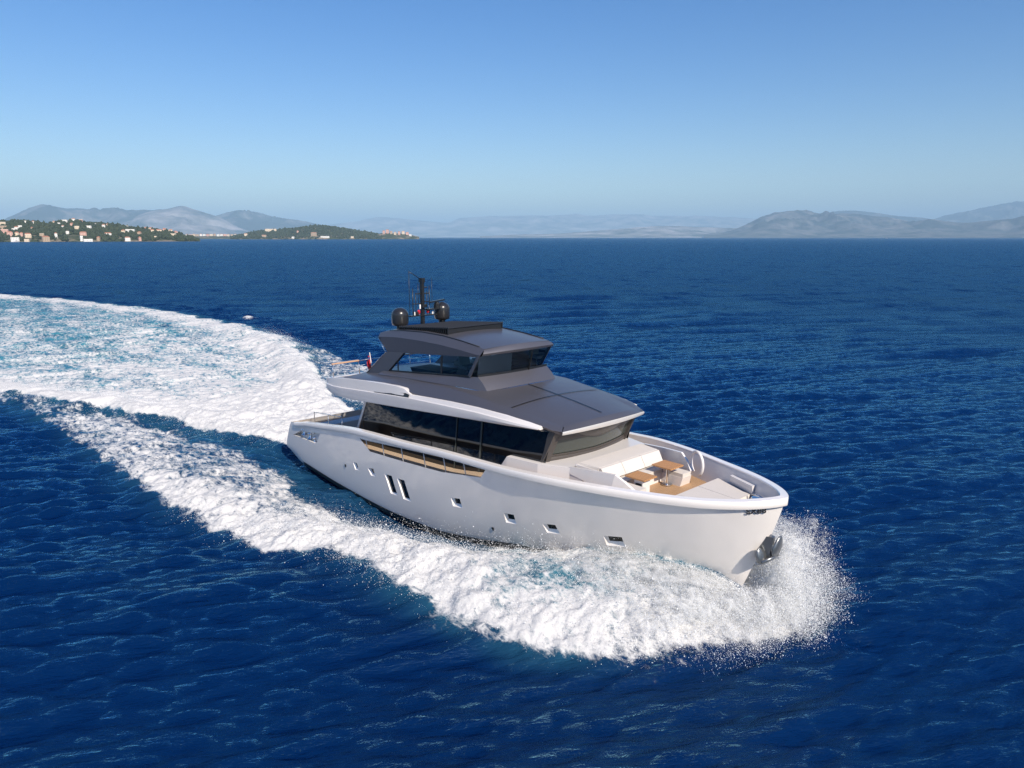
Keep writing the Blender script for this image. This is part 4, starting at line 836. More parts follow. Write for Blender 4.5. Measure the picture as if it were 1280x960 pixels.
for s in (-1, 1):
    bm = B(); y0, y1 = hw(23.3, 2.7), hw(24.4, 2.7); hexa(bm, [(23.3, s*y0, 2.7), (24.4, s*y1, 2.7), (24.4, s*(y1-.12), 2.7), (23.3, s*(y0-.12), 2.7)], [(23.3, s*y0, 2.97), (24.4, s*y1, 3.0), (24.4, s*(y1-.15), 3.0), (23.3, s*(y0-.15), 2.97)]); obj('bow_locker', bm, M['white'], Yt, bevel=.02)
# ------------------------------------------------------------------ the flag
fg = empty('flag', (5.25, -1.0, 4.25 + ZB)); tag(fg, 'furled red and blue flag on a short staff at the stern rail', 'flag')
bm = B(); tube(bm, [(.1, 0, 0), (-.12, 0, 1.08)], .02, 8); obj('flagstaff', bm, M['white'], fg, smooth=True)
rows = []
for i in range(12):
    z = .98 - i*.07; w_ = .07 + .10*math.sin(i/11*2.6); x0 = -.10 + .20*(1 - z)
    rows.append([Vector((x0 - .02 - w_*k*1.6, .07*math.sin(k*9 + i*.5), z - .16*k)) for k in np.linspace(0, 1, 9)])
bm = B(); V_ = grid(bm, rows)
for f in bm.faces: f.material_index = 1 if f.calc_center_median().z > .72 and f.calc_center_median().z < .86 else 0
obj('flag_cloth', bm, [M['red'], M['blue']], fg, smooth=True, normals=False)
# ------------------------------------------------------------------ far shore: hills, wooded headlands with houses, boats
def px_dir(u, v):         # direction in the yacht's frame of a point measured in the photograph
    d = vf + vr*((u - 640)/FPX) - vu*((v - 480)/FPX); return d
def ca(u): return FPX/np.sqrt(FPX**2 + (np.asarray(u) - 640.0)**2)       # the further off the axis, the longer the ray
def at_range(u, dist, v=296.5):
    d = px_dir(u, v); hl = math.hypot(d.x, d.y); return Vector((CAM.x + d.x/hl*dist, CAM.y + d.y/hl*dist, CAM.z + d.z/hl*dist))
def land_mat(name, veg, rock, sc_, thr=.5, hard=.12):
    m = bpy.data.materials.new(name); m.use_nodes = True; n = m.node_tree; p = n.nodes['Principled BSDF']; p.inputs['Roughness'].default_value = .95; p.inputs['Specular IOR Level'].default_value = .1
    g = n.nodes.new('ShaderNodeNewGeometry'); nz = n.nodes.new('ShaderNodeTexNoise'); nz.inputs['Scale'].default_value = sc_; nz.inputs['Detail'].default_value = 8; nz.inputs['Roughness'].default_value = .65; n.links.new(g.outputs['Position'], nz.inputs[0])
    mr = n.nodes.new('ShaderNodeMapRange'); mr.inputs['From Min'].default_value = thr - hard; mr.inputs['From Max'].default_value = thr + hard; n.links.new(nz.outputs[0], mr.inputs[0])
    mx = n.nodes.new('ShaderNodeMix'); mx.data_type = 'RGBA'; mx.inputs['A'].default_value = (*veg, 1); mx.inputs['B'].default_value = (*rock, 1); n.links.new(mr.outputs[0], mx.inputs['Factor']); n.links.new(mx.outputs['Result'], p.inputs['Base Color']); return m
def ridge(name, dist, depth, prof, m_, rough=.3, n=520, seed=0, ns=60):
    dist *= 1.8; depth *= 1.8
    """a range of hills: rises from a shore to a crest at dist and falls again behind it"""
    us = np.linspace(prof[0][0], prof[-1][0], n); ev = tab(*prof)(us)
    crest = np.maximum((296.5 - ev)/FPX*dist*1.0, 1.0)
    rows = []
    K = np.linspace(0, 1.7, ns)                    # 0 shore, 1 crest, 1.7 behind
    prof_k = np.interp(K, [0, .12, .35, .6, .85, 1.0, 1.3, 1.7], [-.02, .06, .26, .55, .87, 1.0, .7, -.02])
    co = []; best = np.full(n, -1e9); zs_ = []
    for k, pk in zip(K, prof_k):
        dd = dist - depth + depth*k
        u = us; P_ = [at_range(float(a), dd) for a in u]
        X = np.array([p.x for p in P_]); Y = np.array([p.y for p in P_])
        wx, wy = X/depth + .12*fbm(X/depth*3 + seed, Y/depth*3, 3), Y/depth + .12*fbm(X/depth*3, Y/depth*3 + seed, 3)
        q = sum((.5**o_)*(.42 - np.abs(fbm(wx*2.6*2.1**o_ + seed*1.7, wy*2.6*2.1**o_ + seed*2, 2) - .5)*2.0) for o_ in range(5))
        z = np.where(pk > 0, crest*(dd/dist)*max(pk, 0)*(1 + (q - .25)*rough*3.6*(1 if k < .8 else .25)), -1.2); zs_.append((X, Y, z, dd))
        best = np.maximum(best, (z - CAM.z)/dd)
    want = (296.5 - ev)/FPX*ca(us); f_ = np.clip(want/np.maximum(best, 1e-4), .2, 2.0); kk_ = np.hanning(33); kk_ /= kk_.sum(); f_ = np.convolve(np.pad(f_, 16, mode='edge'), kk_, 'valid')
    for X, Y, z, dd in zs_: co.append(np.stack([X, Y, np.where(z > 0, np.maximum(z*f_, .6), z)], -1))
    co = np.concatenate(co); i = np.arange(ns-1)[:, None]; j = np.arange(n-1)[None, :]
    q = np.stack([i*n+j, i*n+j+1, (i+1)*n+j+1, (i+1)*n+j], -1).reshape(-1, 4)
    a, b, c = co[q[0]][0], co[q[0]][1], co[q[0]][3]
    if np.cross(b-a, c-a)[2] < 0: q = q[:, ::-1]
    me = fast_mesh(name, co, q); o = link(name, me, m_); tag(o, kind='structure'); return o
Mh = land_mat('hazy hillside', (.032, .052, .058), (.24, .23, .23), 0.00122, .60, .10)  # bluish base colours of these hills carry part of the distance haze
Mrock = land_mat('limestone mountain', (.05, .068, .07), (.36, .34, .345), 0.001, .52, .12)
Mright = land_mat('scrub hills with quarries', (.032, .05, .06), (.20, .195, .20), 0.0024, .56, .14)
Mshore = land_mat('wooded shore ground', (.045, .06, .03), (.26, .21, .16), .02, .56, .08)
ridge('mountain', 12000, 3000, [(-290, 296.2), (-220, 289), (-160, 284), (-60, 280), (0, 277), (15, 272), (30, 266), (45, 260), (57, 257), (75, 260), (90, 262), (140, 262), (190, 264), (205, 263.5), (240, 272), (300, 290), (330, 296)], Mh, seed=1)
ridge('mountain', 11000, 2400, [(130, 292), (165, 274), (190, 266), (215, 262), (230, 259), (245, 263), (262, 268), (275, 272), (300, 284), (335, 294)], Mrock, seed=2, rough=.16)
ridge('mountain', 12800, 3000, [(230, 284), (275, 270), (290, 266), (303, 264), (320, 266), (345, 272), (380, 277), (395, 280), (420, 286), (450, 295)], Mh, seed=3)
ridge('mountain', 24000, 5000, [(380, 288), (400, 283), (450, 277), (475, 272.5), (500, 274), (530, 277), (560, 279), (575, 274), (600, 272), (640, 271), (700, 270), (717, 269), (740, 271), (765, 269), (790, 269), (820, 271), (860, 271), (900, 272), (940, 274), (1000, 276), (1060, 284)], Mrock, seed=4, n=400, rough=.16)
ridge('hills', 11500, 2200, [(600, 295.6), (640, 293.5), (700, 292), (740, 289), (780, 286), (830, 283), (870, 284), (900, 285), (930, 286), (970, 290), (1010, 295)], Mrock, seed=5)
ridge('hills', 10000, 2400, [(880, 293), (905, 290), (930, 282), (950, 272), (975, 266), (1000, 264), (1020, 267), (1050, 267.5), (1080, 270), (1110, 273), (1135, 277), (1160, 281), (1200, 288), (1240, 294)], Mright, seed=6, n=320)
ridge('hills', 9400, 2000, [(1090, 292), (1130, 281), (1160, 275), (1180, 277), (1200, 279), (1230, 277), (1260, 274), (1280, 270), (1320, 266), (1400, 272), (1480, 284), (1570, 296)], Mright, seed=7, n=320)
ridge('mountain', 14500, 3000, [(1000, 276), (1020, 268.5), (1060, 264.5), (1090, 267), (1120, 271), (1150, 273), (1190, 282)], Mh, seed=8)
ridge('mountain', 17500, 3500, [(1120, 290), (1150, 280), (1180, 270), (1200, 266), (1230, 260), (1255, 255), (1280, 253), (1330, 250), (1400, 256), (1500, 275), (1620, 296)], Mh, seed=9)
# wooded headlands
HEAD_PROF = [(-280, 297), (-230, 291), (-140, 281), (-60, 277), (0, 276.5), (20, 275), (45, 276), (60, 279), (75, 276), (100, 275), (112, 277), (140, 279), (160, 282), (185, 285), (205, 287), (222, 290.5), (236, 295), (250, 298)]
ISLE_PROF = [(286, 296), (296, 293.5), (310, 291), (325, 288), (345, 287), (370, 284.5), (400, 281.5), (420, 283.5), (445, 287.5), (470, 291.5), (482, 294), (500, 295)]
TOWN_PROF = [(228, 295.5), (260, 295), (300, 295.2)]
class Land:
    def __init__(s, prof, dist, depth, drop=0): s.drop = drop; s.crest = tab(*prof); s.u0, s.u1 = prof[0][0], prof[-1][0]; s.d = dist; s.dep = depth
    def z(s, u, k):            # k 0 at the shore, 1 on the crest
        pk = float(np.interp(k, [0, .04, .5, 1.0, 1.4], [0, .10, .55, 1.0, .6])); c = max(CAM.z + (296.5 - float(s.crest(u)))/FPX*float(ca(u))*(s.d + s.dep) - s.drop, 0.8)
        return c*pk
    def at(s, u, k):
        p = at_range(u, s.d + s.dep*k); return Vector((p.x, p.y, s.z(u, k)))
    def at_px(s, u, v):        # the ground point seen at a measured place
        best = min(np.linspace(0.005, 1, 120), key=lambda k: abs(s.v_of(u, k) - v)); return s.at(u, best), best
    def v_of(s, u, k): return 296.5 + FPX*(CAM.z - s.z(u, k))/(s.d + s.dep*k)/float(ca(u))
def headland(name, L_, n=120):
    us = np.linspace(L_.u0, L_.u1, n); K = [-.01, 0, .04, .15, .3, .5, .7, .85, 1, 1.2, 1.4]; bm = B()
    rows = []
    for k in K:
        r_ = []
        for u in us:
            p = L_.at(float(u), max(k, 0)); 
            if k < 0: p = at_range(float(u), L_.d - 6); p.z = -.6
            r_.append(p)
        rows.append(r_)
    grid(bm, rows); o = obj(name, bm, Mshore, None, smooth=True); tag(o, kind='structure'); return o
HL = Land(HEAD_PROF, 2200, 420, 8); IL = Land(ISLE_PROF, 4300, 420, 7); TL = Land(TOWN_PROF, 5200, 300)
headland('headland', HL); headland('headland', IL); headland('shore', TL)
HOUSES = []
# houses: one mesh each, walls and a pitched roof
WALLS = {'white': mat('white render', (.76, .75, .72), .8), 'cream': mat('cream render', (.66, .55, .42), .8), 'pink': mat('pink render', (.58, .36, .30), .8), 'tan': mat('tan stone', (.42, .32, .23), .85)}
ROOFS = {'tile': mat('clay roof tiles', (.36, .16, .10), .85), 'pale': mat('pale roof', (.62, .56, .50), .85)}
def house(p, w_, d_, h_, wall, roof, flat=False):
    bm = B(); yaw = math.atan2(p.y - CAM.y, p.x - CAM.x) + RNG.uniform(-.35, .35)
    prism_z(bm, [(-d_/2, -w_/2), (d_/2, -w_/2), (d_/2, w_/2), (-d_/2, w_/2)], -4, h_)
    if flat:
        prism_z(bm, [(-d_/2 - .2, -w_/2 - .2), (d_/2 + .2, -w_/2 - .2), (d_/2 + .2, w_/2 + .2), (-d_/2 - .2, w_/2 + .2)], h_ + .003, h_ + .5, 1)
    else:
        r = min(h_*.4, 2.6); a = [(-d_/2 - .4, -w_/2 - .4, h_ + .003), (d_/2 + .4, -w_/2 - .4, h_ + .003), (d_/2 + .4, w_/2 + .4, h_ + .003), (-d_/2 - .4, w_/2 + .4, h_ + .003)]
        e1, e2 = (0, -w_/2 + d_*.25, h_ + r), (0, w_/2 - d_*.25, h_ + r)
        V_ = [bm.verts.new(q) for q in a]; E1, E2 = bm.verts.new(e1), bm.verts.new(e2)
        for f in ((V_[0], V_[3], V_[2], V_[1]), (V_[0], V_[1], E1), (V_[1], V_[2], E2, E1), (V_[2], V_[3], E2), (V_[3], V_[0], E1, E2)): bm.faces.new(f).material_index = 1
    # window openings as recessed dark panes on the side towards the water
    nwin = max(2, int(w_/3.2)); fl = max(1, int(h_/3))
    for i in range(nwin):
        for f_ in range(fl):
            y = -w_/2 + (i + .5)*w_/nwin; z = 1.0 + f_*3.0
            if z + 1.4 < h_: box(bm, (-d_/2 - .01, y, z + .7), (.06, 1.1, 1.4), None, 2)
    o = obj('house', bm, [WALLS[wall], ROOFS[roof], M['dark']]); o.location = p; o.rotation_euler = (0, 0, yaw); return o
ORD = ['leftmost', 'second from left', 'third from left', 'fourth from left', 'fifth from left', 'sixth from left', 'seventh from left', 'eighth from left', 'ninth from left', 'tenth from left', 'eleventh from left', 'twelfth from left', 'thirteenth from left', 'fourteenth from left', 'fifteenth from left', 'sixteenth from left', 'seventeenth from left', 'eighteenth from left', 'nineteenth from left', 'twentieth from left']
def village(L_, rows, where, group):
    for rowname, items in rows:
        for i, (u, v, wpx, hpx, wall, roof) in enumerate(sorted(items)):
            p, k = L_.at_px(u, v + hpx*.5); HOUSES.append((u, k, wpx*.5 + .8)); sc_ = (L_.d + L_.dep*k)/FPX
            big = 'large ' if wpx > 6 else ('small ' if wpx < 3 else '')
            o = house(p, max(6, wpx*sc_*.72), 8 + 3*RNG.random(), max(4.5, hpx*sc_*.8 + 2), wall, roof, roof == 'pale')
            tag(o, f'{big}{wall} house {ORD[i]} {rowname} {where}', 'house', group)
q1 = lambda X, Y_: (X/9.846, 260 + Y_/9.846)
q2 = lambda X, Y_: (120 + X/9.846, 260 + Y_/9.846)
up_row = [(*q1(330, 185), 4, 2.2, 'white', 'pale'), (*q1(430, 192), 3, 2.5, 'white', 'tile'), (*q1(685, 180), 2.6, 2, 'cream', 'tile'), (*q1(745, 208), 3.4, 2.6, 'white', 'pale'), (*q1(822, 165), 7, 2.4, 'white', 'pale'), (*q1(930, 150), 4.6, 3.2, 'white', 'tile'), (*q1(1015, 148), 4.2, 2.6, 'pink', 'pale'), (*q1(1195, 212), 3, 2, 'white', 'pale')]
mid_row = [(*q1(50, 205), 8, 3.4, 'cream', 'pale'), (*q1(215, 262), 5, 2.6, 'white', 'tile'), (*q1(265, 240), 4.5, 2.4, 'white', 'pale'), (*q1(168, 272), 2, 2, 'white', 'pale'), (*q1(405, 265), 2.4, 2, 'cream', 'tile'), (*q1(790, 243), 2.2, 2.4, 'white', 'tile'), (*q1(905, 218), 4.4, 2.6, 'pink', 'tile'), (*q1(955, 250), 6, 3.0, 'cream', 'pale'), (*q1(1110, 247), 6.5, 3.4, 'white', 'pale'), (*q2(110, 235), 4, 3.4, 'white', 'tile'), (*q2(155, 225), 2.2, 2.4, 'cream', 'tile'), (*q2(20, 212), 3, 1.8, 'white', 'pale'), (*q2(398, 205), 1.8, 1.8, 'white', 'pale'), (*q2(620, 252), 2.6, 2.4, 'pink', 'tile'), (*q2(685, 238), 5, 2.6, 'cream', 'tile')]
low_row = [(*q1(50, 250), 9, 3.4, 'tan', 'pale'), (*q1(70, 295), 9, 4.4, 'pink', 'pale'), (*q1(125, 330), 7, 4, 'pink', 'tile'), (*q1(215, 328), 4.6, 2.8, 'cream', 'tile'), (*q1(270, 335), 4, 3, 'pink', 'tile'), (*q1(345, 345), 7.5, 3.4, 'cream', 'tile'), (*q1(520, 335), 5.6, 2.2, 'tan', 'pale'), (*q1(690, 338), 3, 3.4, 'white', 'tile'), (*q1(835, 306), 4, 2.4, 'white', 'pale'), (*q1(1030, 322), 8.6, 2.4, 'pink', 'tile'), (*q2(150, 335), 9, 3, 'white', 'tile'), (*q2(345, 300), 5, 3, 'cream', 'tile'), (*q2(430, 290), 12, 4, 'white', 'pale'), (*q2(540, 322), 5, 3, 'tan', 'tile'), (*q2(690, 292), 7, 2.6, 'cream', 'tile'), (*q2(780, 293), 8, 2.8, 'cream', 'tile'), (*q2(850, 278), 5, 3.4, 'pink', 'tile'), (*q2(925, 282), 5.4, 3.6, 'cream', 'tile'), (*q2(985, 300), 4.6, 3.0, 'pink', 'tile'), (*q2(955, 338), 8, 3.6, 'cream', 'pale')]
shore_row = [(*q1(180, 395), 10, 4.2, 'white', 'pale'), (*q1(560, 385), 9, 4.4, 'tan', 'tile'), (*q1(330, 405), 6, 2, 'cream', 'pale'), (*q1(1000, 375), 2.6, 5, 'white', 'pale'), (*q1(1075, 400), 12, 2, 'white', 'pale'), (*q2(730, 362), 4, 1.8, 'cream', 'pale'), (*q2(385, 385), 7, 3, 'white', 'tile'), (*q2(535, 385), 3, 3, 'pink', 'tile'), (*q2(30, 380), 4, 2.6, 'tan', 'tile')]
village(HL, [('on the wooded crest', up_row), ('half way up the wood', mid_row), ('on the lower slope', low_row), ('at the water edge', shore_row)], 'of the near headland', 'houses on the wooded headland')
q3 = lambda X, Y_: (280 + X/4, 230 + Y_/4)
isle = [(*q3(235, 232), 18, 3, 'cream', 'pale'), (*q3(450, 252), 9, 4.5, 'tan', 'tile'), (*q3(200, 262), 7, 2.5, 'tan', 'tile'), (*q3(110, 255), 5, 3, 'cream', 'tile'), (*q3(370, 240), 3, 2, 'pink', 'tile'), (*q3(345, 268), 4, 1.6, 'white', 'pale'), (*q3(505, 265), 14, 1.6, 'white', 'pale'), (*q3(640, 266), 5, 1.6, 'cream', 'pale')]
village(IL, [('among the trees', isle)], 'of the small cape', 'houses on the small cape')
tip = [(480, 290.5, 4, 3.5, 'pink', 'tile'), (484.5, 289.6, 5, 4.5, 'pink', 'tile'), (489, 291.0, 4, 3, 'tan', 'tile'), (494, 292, 4, 3, 'cream', 'tile'), (499, 291.5, 4, 3.5, 'pink', 'tile'), (504, 291, 5, 3.5, 'cream', 'tile'), (509, 292.2, 5, 3, 'pink', 'tile'), (513, 294, 4, 2, 'white', 'pale')]
TIP = Land([(470, 293), (480, 291.5), (500, 292), (510, 293), (524, 296)], 4400, 200); headland('headland', TIP, 40)
village(TIP, [('in the old town', tip)], 'at the cape end', 'houses of the old town on the cape')
town = [(234 + i*4.3, 294.2 - .9*((i*7) % 3)*.5, 3.4 + (i*5 % 4)*.5, 2.2 + (i*3 % 3)*.6, ['white', 'pink', 'cream', 'tan', 'white'][i % 5], ['tile', 'pale'][i % 2]) for i in range(15)]
village(TL, [('along the distant beach', town)], 'between headland and cape', 'houses along the distant beach')
def forest(name, L_, count, size, label, keep=lambda u, k: True):
    ico = bmesh.new(); bmesh.ops.create_icosphere(ico, subdivisions=1, radius=1.0); bv = np.array([v.co for v in ico.verts]); bf = np.array([[v.index for v in f.verts] for f in ico.faces]); ico.free()
    cos, fs = [], []; k_ = 0
    while k_ < count:
        u = RNG.uniform(L_.u0 + 2, L_.u1 - 2); k = RNG.random()**.8*1.12
        if not keep(u, k): k_ += 1; continue
        p = L_.at(float(u), float(k))
        if any(abs(u - hu) < hw_ and (hk - .085) < k < hk + .02 for hu, hk, hw_ in HOUSES if abs(u - hu) < 15): k_ += 1; continue
        s = size*RNG.uniform(.6, 1.35); tall = RNG.uniform(.75, 1.2) if RNG.random() > .05 else 1.6
        v = bv*(1 + RNG.uniform(-.28, .28, (len(bv), 1))); v = v*np.array([s, s, s*tall])*.5 + np.array([p.x, p.y, p.z + s*.36*tall])
        fs.append(bf + len(cos)*len(bv)); cos.append(v); k_ += 1
    me = fast_mesh(name, np.concatenate(cos), np.concatenate(fs)); o = link(name, me, Mwood); tag(o, label, 'wood', kind='stuff'); me.polygons.foreach_set('use_smooth', np.zeros(len(me.polygons), bool)); return o
Mwood = land_mat('mixed evergreen leaves', (.022, .036, .02), (.06, .072, .042), .09, .5, .2)
forest('forest', HL, 9500, 8.5, 'dense dark green wood covering the near headland at far left', lambda u, k: not (k < .25 and fbm(np.array([u*.12]), np.array([k*5.]), 2)[0] > .60))
forest('forest', IL, 3600, 9.5, 'low dark wood covering the small cape behind the headland', lambda u, k: u < 478)
# right hand shore: a few pale buildings
# boats at the foot of the headland
def far_boat(u, v, L_m, sail, label):
    dist = FPX*CAM.z/(v - 296.5)/float(ca(u)); p = at_range(u, dist); p.z = 0
    e = empty('sailing_boat' if sail else 'motor_boat', p, RNG.uniform(0, 6.28) if not sail else HDG + 1.3); tag(e, label, 'boat', 'white boats off the far shore')
    bm = B(); n_ = 9; rows = []
    for i in range(n_):
        t = i/(n_-1); x = (t-.5)*L_m; b = L_m*.15*math.sin(min(1, (1-t)*1.8 + .02)*1.5708)**.8
        rows.append([Vector((x, -b, L_m*.12 + .3*t*t)), Vector((x, -b*.8, -.3)), Vector((x, 0, -.5)), Vector((x, b*.8, -.3)), Vector((x, b, L_m*.12 + .3*t*t))])
    V_ = grid(bm, rows)
    for i in range(n_-1): bm.faces.new((V_[i][0], V_[i+1][0], V_[i+1][4], V_[i][4]))
    bm.faces.new(V_[0]); obj('hull', bm, M['white'], e)
    if sail:
        bm = B(); tube(bm, [(0, 0, 1), (0, 0, L_m*1.25)], .12, 6); obj('mast', bm, M['chrome'], e)
        bm = B(); hexa(bm, [(-.1, .02, 2.2), (-L_m*.42, .3, 2.2), (-.1, .02, L_m*1.2)], [(-.1, .08, 2.2), (-L_m*.42, .36, 2.2), (-.1, .08, L_m*1.2)]); obj('sail', bm, M['white'], e)
    else:
        bm = B(); hexa(bm, [(-L_m*.3, -L_m*.1, L_m*.12), (L_m*.2, -L_m*.08, L_m*.12), (L_m*.2, L_m*.08, L_m*.12), (-L_m*.3, L_m*.1, L_m*.12)], [(-L_m*.25, -L_m*.09, L_m*.25), (L_m*.08, -L_m*.07, L_m*.25), (L_m*.08, L_m*.07, L_m*.25), (-L_m*.25, L_m*.09, L_m*.25)]); obj('cabin', bm, M['white'], e)
        bm = B(); box(bm, (-.05*L_m, 0, L_m*.19), (L_m*.32, L_m*.19, L_m*.05)); obj('cabin_window', bm, M['dark'], e)
for u, v, L_m, s_, lab in ((71.5, 301.9, 12, True, 'white sailing boat with raised sail close under the near headland'), (19, 302.3, 16, False, 'white motor boat moored below the pink houses at far left'), (147, 301.4, 12, False, 'white motor boat below the middle of the near headland'), (160, 301.2, 13, False, 'white motor boat below the big white flat-roofed house'), (183, 301.1, 10, False, 'small white motor boat just right of the big white house'), (198, 300.8, 9, False, 'small white motor boat under the end of the near headland'),
                           (462, 298.6, 14, True, 'white sailing boat off the right end of the small cape'), (472, 298.5, 12, True, 'small white sailing boat nearest the old town'), (1108, 297.9, 22, False, 'lone white motor boat far away before the right hand hills')):
    far_boat(u, v, L_m, s_, lab)
# ------------------------------------------------------------------ spray thrown up by the bow and the stern
def droplets(name, P_, rad, m_, label, cat):
    n = len(P_)
    x_, y_, z_ = P_[:, 0], np.abs(P_[:, 1]), P_[:, 2] - ZB
    t_ = np.clip((z_ - C_Z(x_))/(S_Z(x_) - C_Z(x_)), 0, 1); xe = np.clip(x_ + (1 - t_)*np.clip((x_ - 18)/8, 0, 1)*.95, 0, 26.08)
    hy = np.where((x_ > -.3) & (x_ < 26.2), C_Y(xe) + (S_Y(xe) - C_Y(xe))*t_**.8, -1); ok = (y_ > hy + .10) | (x_ > 26.0); P_, rad = P_[ok], rad[ok]; n = len(P_)
    d = np.array([[1, 0, 0], [-1, 0, 0], [0, 1, 0], [0, -1, 0], [0, 0, 1], [0, 0, -1]], np.float32)
    rs = rad[:, None, None]*(.7 + .6*RNG.random((n, 6, 1)))
    co = (P_[:, None, :] + d[None]*rs).reshape(-1, 3)
    f = np.array([[0, 2, 4], [2, 1, 4], [1, 3, 4], [3, 0, 4], [2, 0, 5], [1, 2, 5], [3, 1, 5], [0, 3, 5]]); fs = (f[None] + (np.arange(n)*6)[:, None, None]).reshape(-1, 3)
    me = fast_mesh(name, co, fs); o = link(name, me, m_); tag(o, label, cat, kind='stuff'); return o
Mspray = mat('water droplets', (.82, .84, .86), .6, 0, 0, .3)
pts = []; rads = []
def jets(n, xs, side, reach, up, per, spread, seed_w=None):
    """ballistic jets leaving the waterline at the stations xs"""
    x0 = RNG.uniform(xs[0], xs[1], n)
    cl = vnoise(x0*1.4 + (50 if side > 0 else 0), x0*0 + 3.3); keep = RNG.random(n) < .25 + .9*cl; x0 = x0[keep]; n = len(x0)
    y0 = YW(x0); z0 = HH(x0)*.8
    vy = RNG.uniform(.35, 1.0, n)*reach(x0); vx = -RNG.uniform(.1, 1.3, n) + RNG.uniform(.6, 3.6, n)*sstep(23, 25.2, x0); vz = np.minimum(RNG.gamma(2.6, .42, n), 2.2)*up(x0)
    t = RNG.random((n, per))**.8; T = (vz + np.sqrt(vz**2 + 2*9.8*np.maximum(z0 + .1, .05)))/9.8; t = t*T[:, None]*1.02
    jit = spread*(.25 + t)
    X = x0[:, None] + vx[:, None]*t + RNG.normal(0, 1, t.shape)*jit
    Y_ = y0[:, None] + vy[:, None]*t + RNG.normal(0, 1, t.shape)*jit
    Z = z0[:, None] + vz[:, None]*t - 4.9*t*t + RNG.normal(0, 1, t.shape)*jit*.6
    X, Y_, Z = X.ravel(), Y_.ravel()*side, Z.ravel(); r = np.exp(RNG.normal(math.log(.0062), .5, len(X)))
    ok = (Z > -.3); pts.append(np.stack([X, Y_, Z], -1)[ok]); rads.append(r[ok])
jets(5200, (16.5, 25.2), -1, lambda x: np.interp(x, [16, 20, 25.2], [4.5, 7.0, 5.5]), lambda x: np.interp(x, [16, 20, 23, 25.2], [.7, .9, 1.0, 1.0]), 60, .12)
# the sheet of water parted by the stem: to port, round the front, to starboard
SG = np.linspace(0, 1, 17)
SBX = [20.2, 21.5, 22.8, 23.8, 24.6, 25.1, 25.3, 25.35, 25.38, 25.35, 25.3, 25.1, 24.4, 23.2, 21.6, 19.6, 17.4]
STH = [108, 104, 98, 90, 80, 66, 48, 24, 0, -24, -48, -68, -82, -92, -98, -104, -110]
SRC = [2.4, 3.2, 3.9, 4.2, 4.2, 3.6, 2.8, 1.9, 1.6, 1.8, 2.6, 3.6, 4.6, 5.0, 4.9, 4.2, 3.0]
SHT = [.10, .40, .80, 1.25, 1.75, 2.0, 1.75, 1.1, .70, .55, .50, .55, .60, .65, .6, .5, .3]
def sheet(sg, t, kr=1.0, kh=1.0):
    bx = np.interp(sg, SG, SBX); th = np.radians(np.interp(sg, SG, STH)); rc = np.interp(sg, SG, SRC)*kr; ht = np.interp(sg, SG, SHT)*kh
    by = YW(np.clip(bx, 0, 25.3))*np.sign(th); z0 = HH(bx)*.9
    wob = (vnoise(sg*26 + 5*kr, t*3 + 7*kh) - .5); rr = rc*t*(1 + .35*wob)
    x = bx + rr*np.cos(th); y = by + rr*np.sin(th); z = z0*(1 - t**1.5) + ht*(1 + .8*wob)*4*t*(1 - t)*(1.25 - .5*t) - .12*t
    return np.stack([x, y, z], -1)
def spray_mat():
    m = bpy.data.materials.new('spray sheet'); m.use_nodes = True; n = m.node_tree; L = n.links.new; n.nodes.clear()
    o = n.nodes.new('ShaderNodeOutputMaterial'); tr = n.nodes.new('ShaderNodeBsdfTransparent'); df = n.nodes.new('ShaderNodeBsdfDiffuse'); df.inputs[0].default_value = (.72, .73, .74, 1); tl = n.nodes.new('ShaderNodeBsdfTranslucent'); tl.inputs[0].default_value = (.72, .76, .78, 1)
    ms = n.nodes.new('ShaderNodeMixShader'); ms.inputs[0].default_value = .35; L(df.outputs[0], ms.inputs[1]); L(tl.outputs[0], ms.inputs[2])
    g = n.nodes.new('ShaderNodeNewGeometry'); at = n.nodes.new('ShaderNodeAttribute'); at.attribute_name = 'cover'
    a1 = n.nodes.new('ShaderNodeTexNoise'); a1.inputs['Scale'].default_value = 2.6; a1.inputs['Detail'].default_value = 12; a1.inputs['Roughness'].default_value = .74; a1.inputs['Distortion'].default_value = .6; L(g.outputs['Position'], a1.inputs[0])
    ad = n.nodes.new('ShaderNodeMath'); ad.operation = 'MULTIPLY_ADD'; ad.inputs[1].default_value = 2.0; ad.inputs[2].default_value = -1.0; L(a1.outputs[0], ad.inputs[0])
    su = n.nodes.new('ShaderNodeMath'); su.operation = 'ADD'; L(ad.outputs[0], su.inputs[0]); L(at.outputs['Fac'], su.inputs[1])
    mr = n.nodes.new('ShaderNodeMapRange'); mr.inputs['From Min'].default_value = .30; mr.inputs['From Max'].default_value = .78; mr.inputs['To Max'].default_value = .9; L(su.outputs[0], mr.inputs[0])
    mx = n.nodes.new('ShaderNodeMixShader'); L(mr.outputs[0], mx.inputs[0]); L(tr.outputs[0], mx.inputs[1]); L(ms.outputs[0], mx.inputs[2]); L(mx.outputs[0], o.inputs[0]); return m
vv, ff, cc = [], [], []; base_ = 0
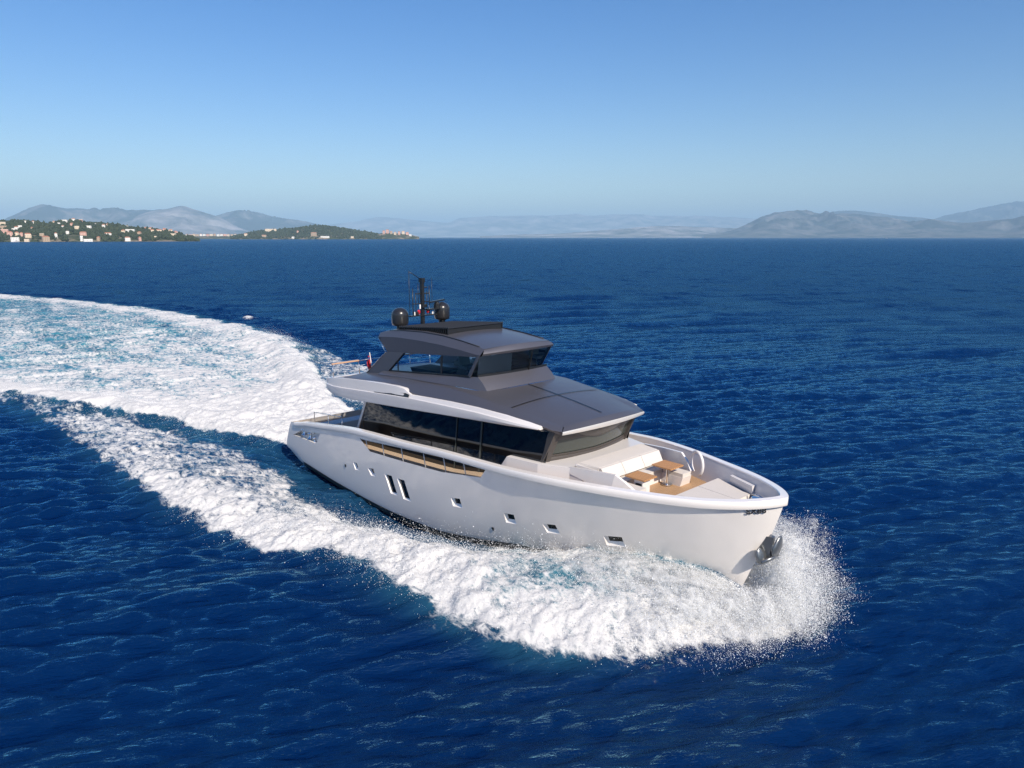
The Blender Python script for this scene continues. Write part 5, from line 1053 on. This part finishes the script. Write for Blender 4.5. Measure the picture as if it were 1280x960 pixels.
for kr, kh, cv in ((1.0, 1.0, .52), (.82, .72, .58), (1.12, .45, .55), (.7, .35, .6)):
    ns_, nt_ = 150, 40; sg, t = np.meshgrid(np.linspace(0, 1, ns_), np.linspace(0, 1, nt_), indexing='ij'); P_ = sheet(sg, t, kr, kh)
    P_ = P_ + (np.stack([vnoise(P_[..., 0]*3 + i_*9, P_[..., 1]*3 + i_*5) for i_ in range(3)], -1) - .5)*.35*t[..., None]
    vv.append(P_.reshape(-1, 3)); cc.append((cv*(1 - t**2.2)*sstep(0, .06, t + .03)*sstep(0, .1, sg)*sstep(0, .12, 1 - sg)).ravel())
    i = np.arange(ns_-1)[:, None]; j = np.arange(nt_-1)[None, :]; ff.append(np.stack([i*nt_+j, i*nt_+j+1, (i+1)*nt_+j+1, (i+1)*nt_+j], -1).reshape(-1, 4) + base_); base_ += ns_*nt_
me = fast_mesh('bow_splash', np.concatenate(vv), np.concatenate(ff)); attr(me, 'cover', np.concatenate(cc)); tag(link('bow_splash', me, spray_mat()), 'thin torn sheets of white water parted by the bow', 'splash', kind='stuff')
n_ = 330000; sg = np.clip(RNG.beta(1.1, 1.2, n_), 0, 1); t = RNG.random(n_)**.7*1.12; kh = RNG.uniform(.25, 1.08, n_); kr = np.where(sg > .55, RNG.uniform(.45, .98, n_), RNG.uniform(.6, 1.12, n_)); t = np.where(sg > .55, np.minimum(t, RNG.uniform(.5, 1.02, n_)), t)
P_ = np.empty((n_, 3)); 
bx = np.interp(sg, SG, SBX); th = np.radians(np.interp(sg, SG, STH)); rc = np.interp(sg, SG, SRC)*kr; ht = np.interp(sg, SG, SHT)*kh; wob = vnoise(sg*26 + 5, t*3 + 7) - .5; rr = rc*t*(1 + .35*wob)
P_[:, 0] = bx + rr*np.cos(th); P_[:, 1] = YW(np.clip(bx, 0, 25.3))*np.sign(th) + rr*np.sin(th); P_[:, 2] = HH(bx)*.9*(1 - np.minimum(t, 1)**1.5) + ht*(1 + .8*wob)*4*t*np.maximum(1 - t, -.05)*(1.25 - .5*t)
P_ += RNG.normal(0, 1, (n_, 3))*(.03 + .14*t)[:, None]; ok = P_[:, 2] > -.3; pts.append(P_[ok]); rads.append(np.exp(RNG.normal(math.log(.0058), .45, n_))[ok])
# torn edges of the bow foam and of the stern wave
def edge_spray(n, fx_, fy_, hgt, sp):
    u = RNG.random(n); x = fx_(u); y = fy_(x) + RNG.normal(0, sp, n); H, F, _ = wake(x, y)
    z = H + sea_h(x, y) + RNG.gamma(1.3, hgt, n); pts.append(np.stack([x, y, z], -1)); rads.append(np.exp(RNG.normal(math.log(.0062), .45, n)))
edge_spray(11000, lambda u: 4 + 21*u**.8, lambda x: YO(x) + .7, .09, .45)
edge_spray(26000, lambda u: 8 + 16*u, lambda x: .5*(YO(x) + YI(x)), .16, 1.0)
edge_spray(22000, lambda u: -30 + 28*u, lambda x: YS(x) + 1.2, .14, .9)
edge_spray(22000, lambda u: -45 + 43*u, lambda x: YP(x) - 1.3, .2, 1.2)
droplets('bow_spray', np.concatenate(pts), np.concatenate(rads), Mspray, 'fine white spray of droplets thrown up around the bow and wake', 'spray')
# ------------------------------------------------------------------ air
HZ = 63000.0
bm = B(); box(bm, (0, 0, 849), (2*HZ, 2*HZ, 1702)); hz = obj('haze', bm, [], None)
hm = bpy.data.materials.new('sea air'); hm.use_nodes = True; n = hm.node_tree; n.nodes.clear(); o_ = n.nodes.new('ShaderNodeOutputMaterial'); v_ = n.nodes.new('ShaderNodeVolumePrincipled')
v_.inputs['Color'].default_value = (.47, .74, 1.0, 1); v_.inputs['Density'].default_value = 5.0e-5; v_.inputs['Anisotropy'].default_value = -.1
n.links.new(v_.outputs[0], o_.inputs['Volume']); hz.data.materials.append(hm); tag(hz, kind='stuff')
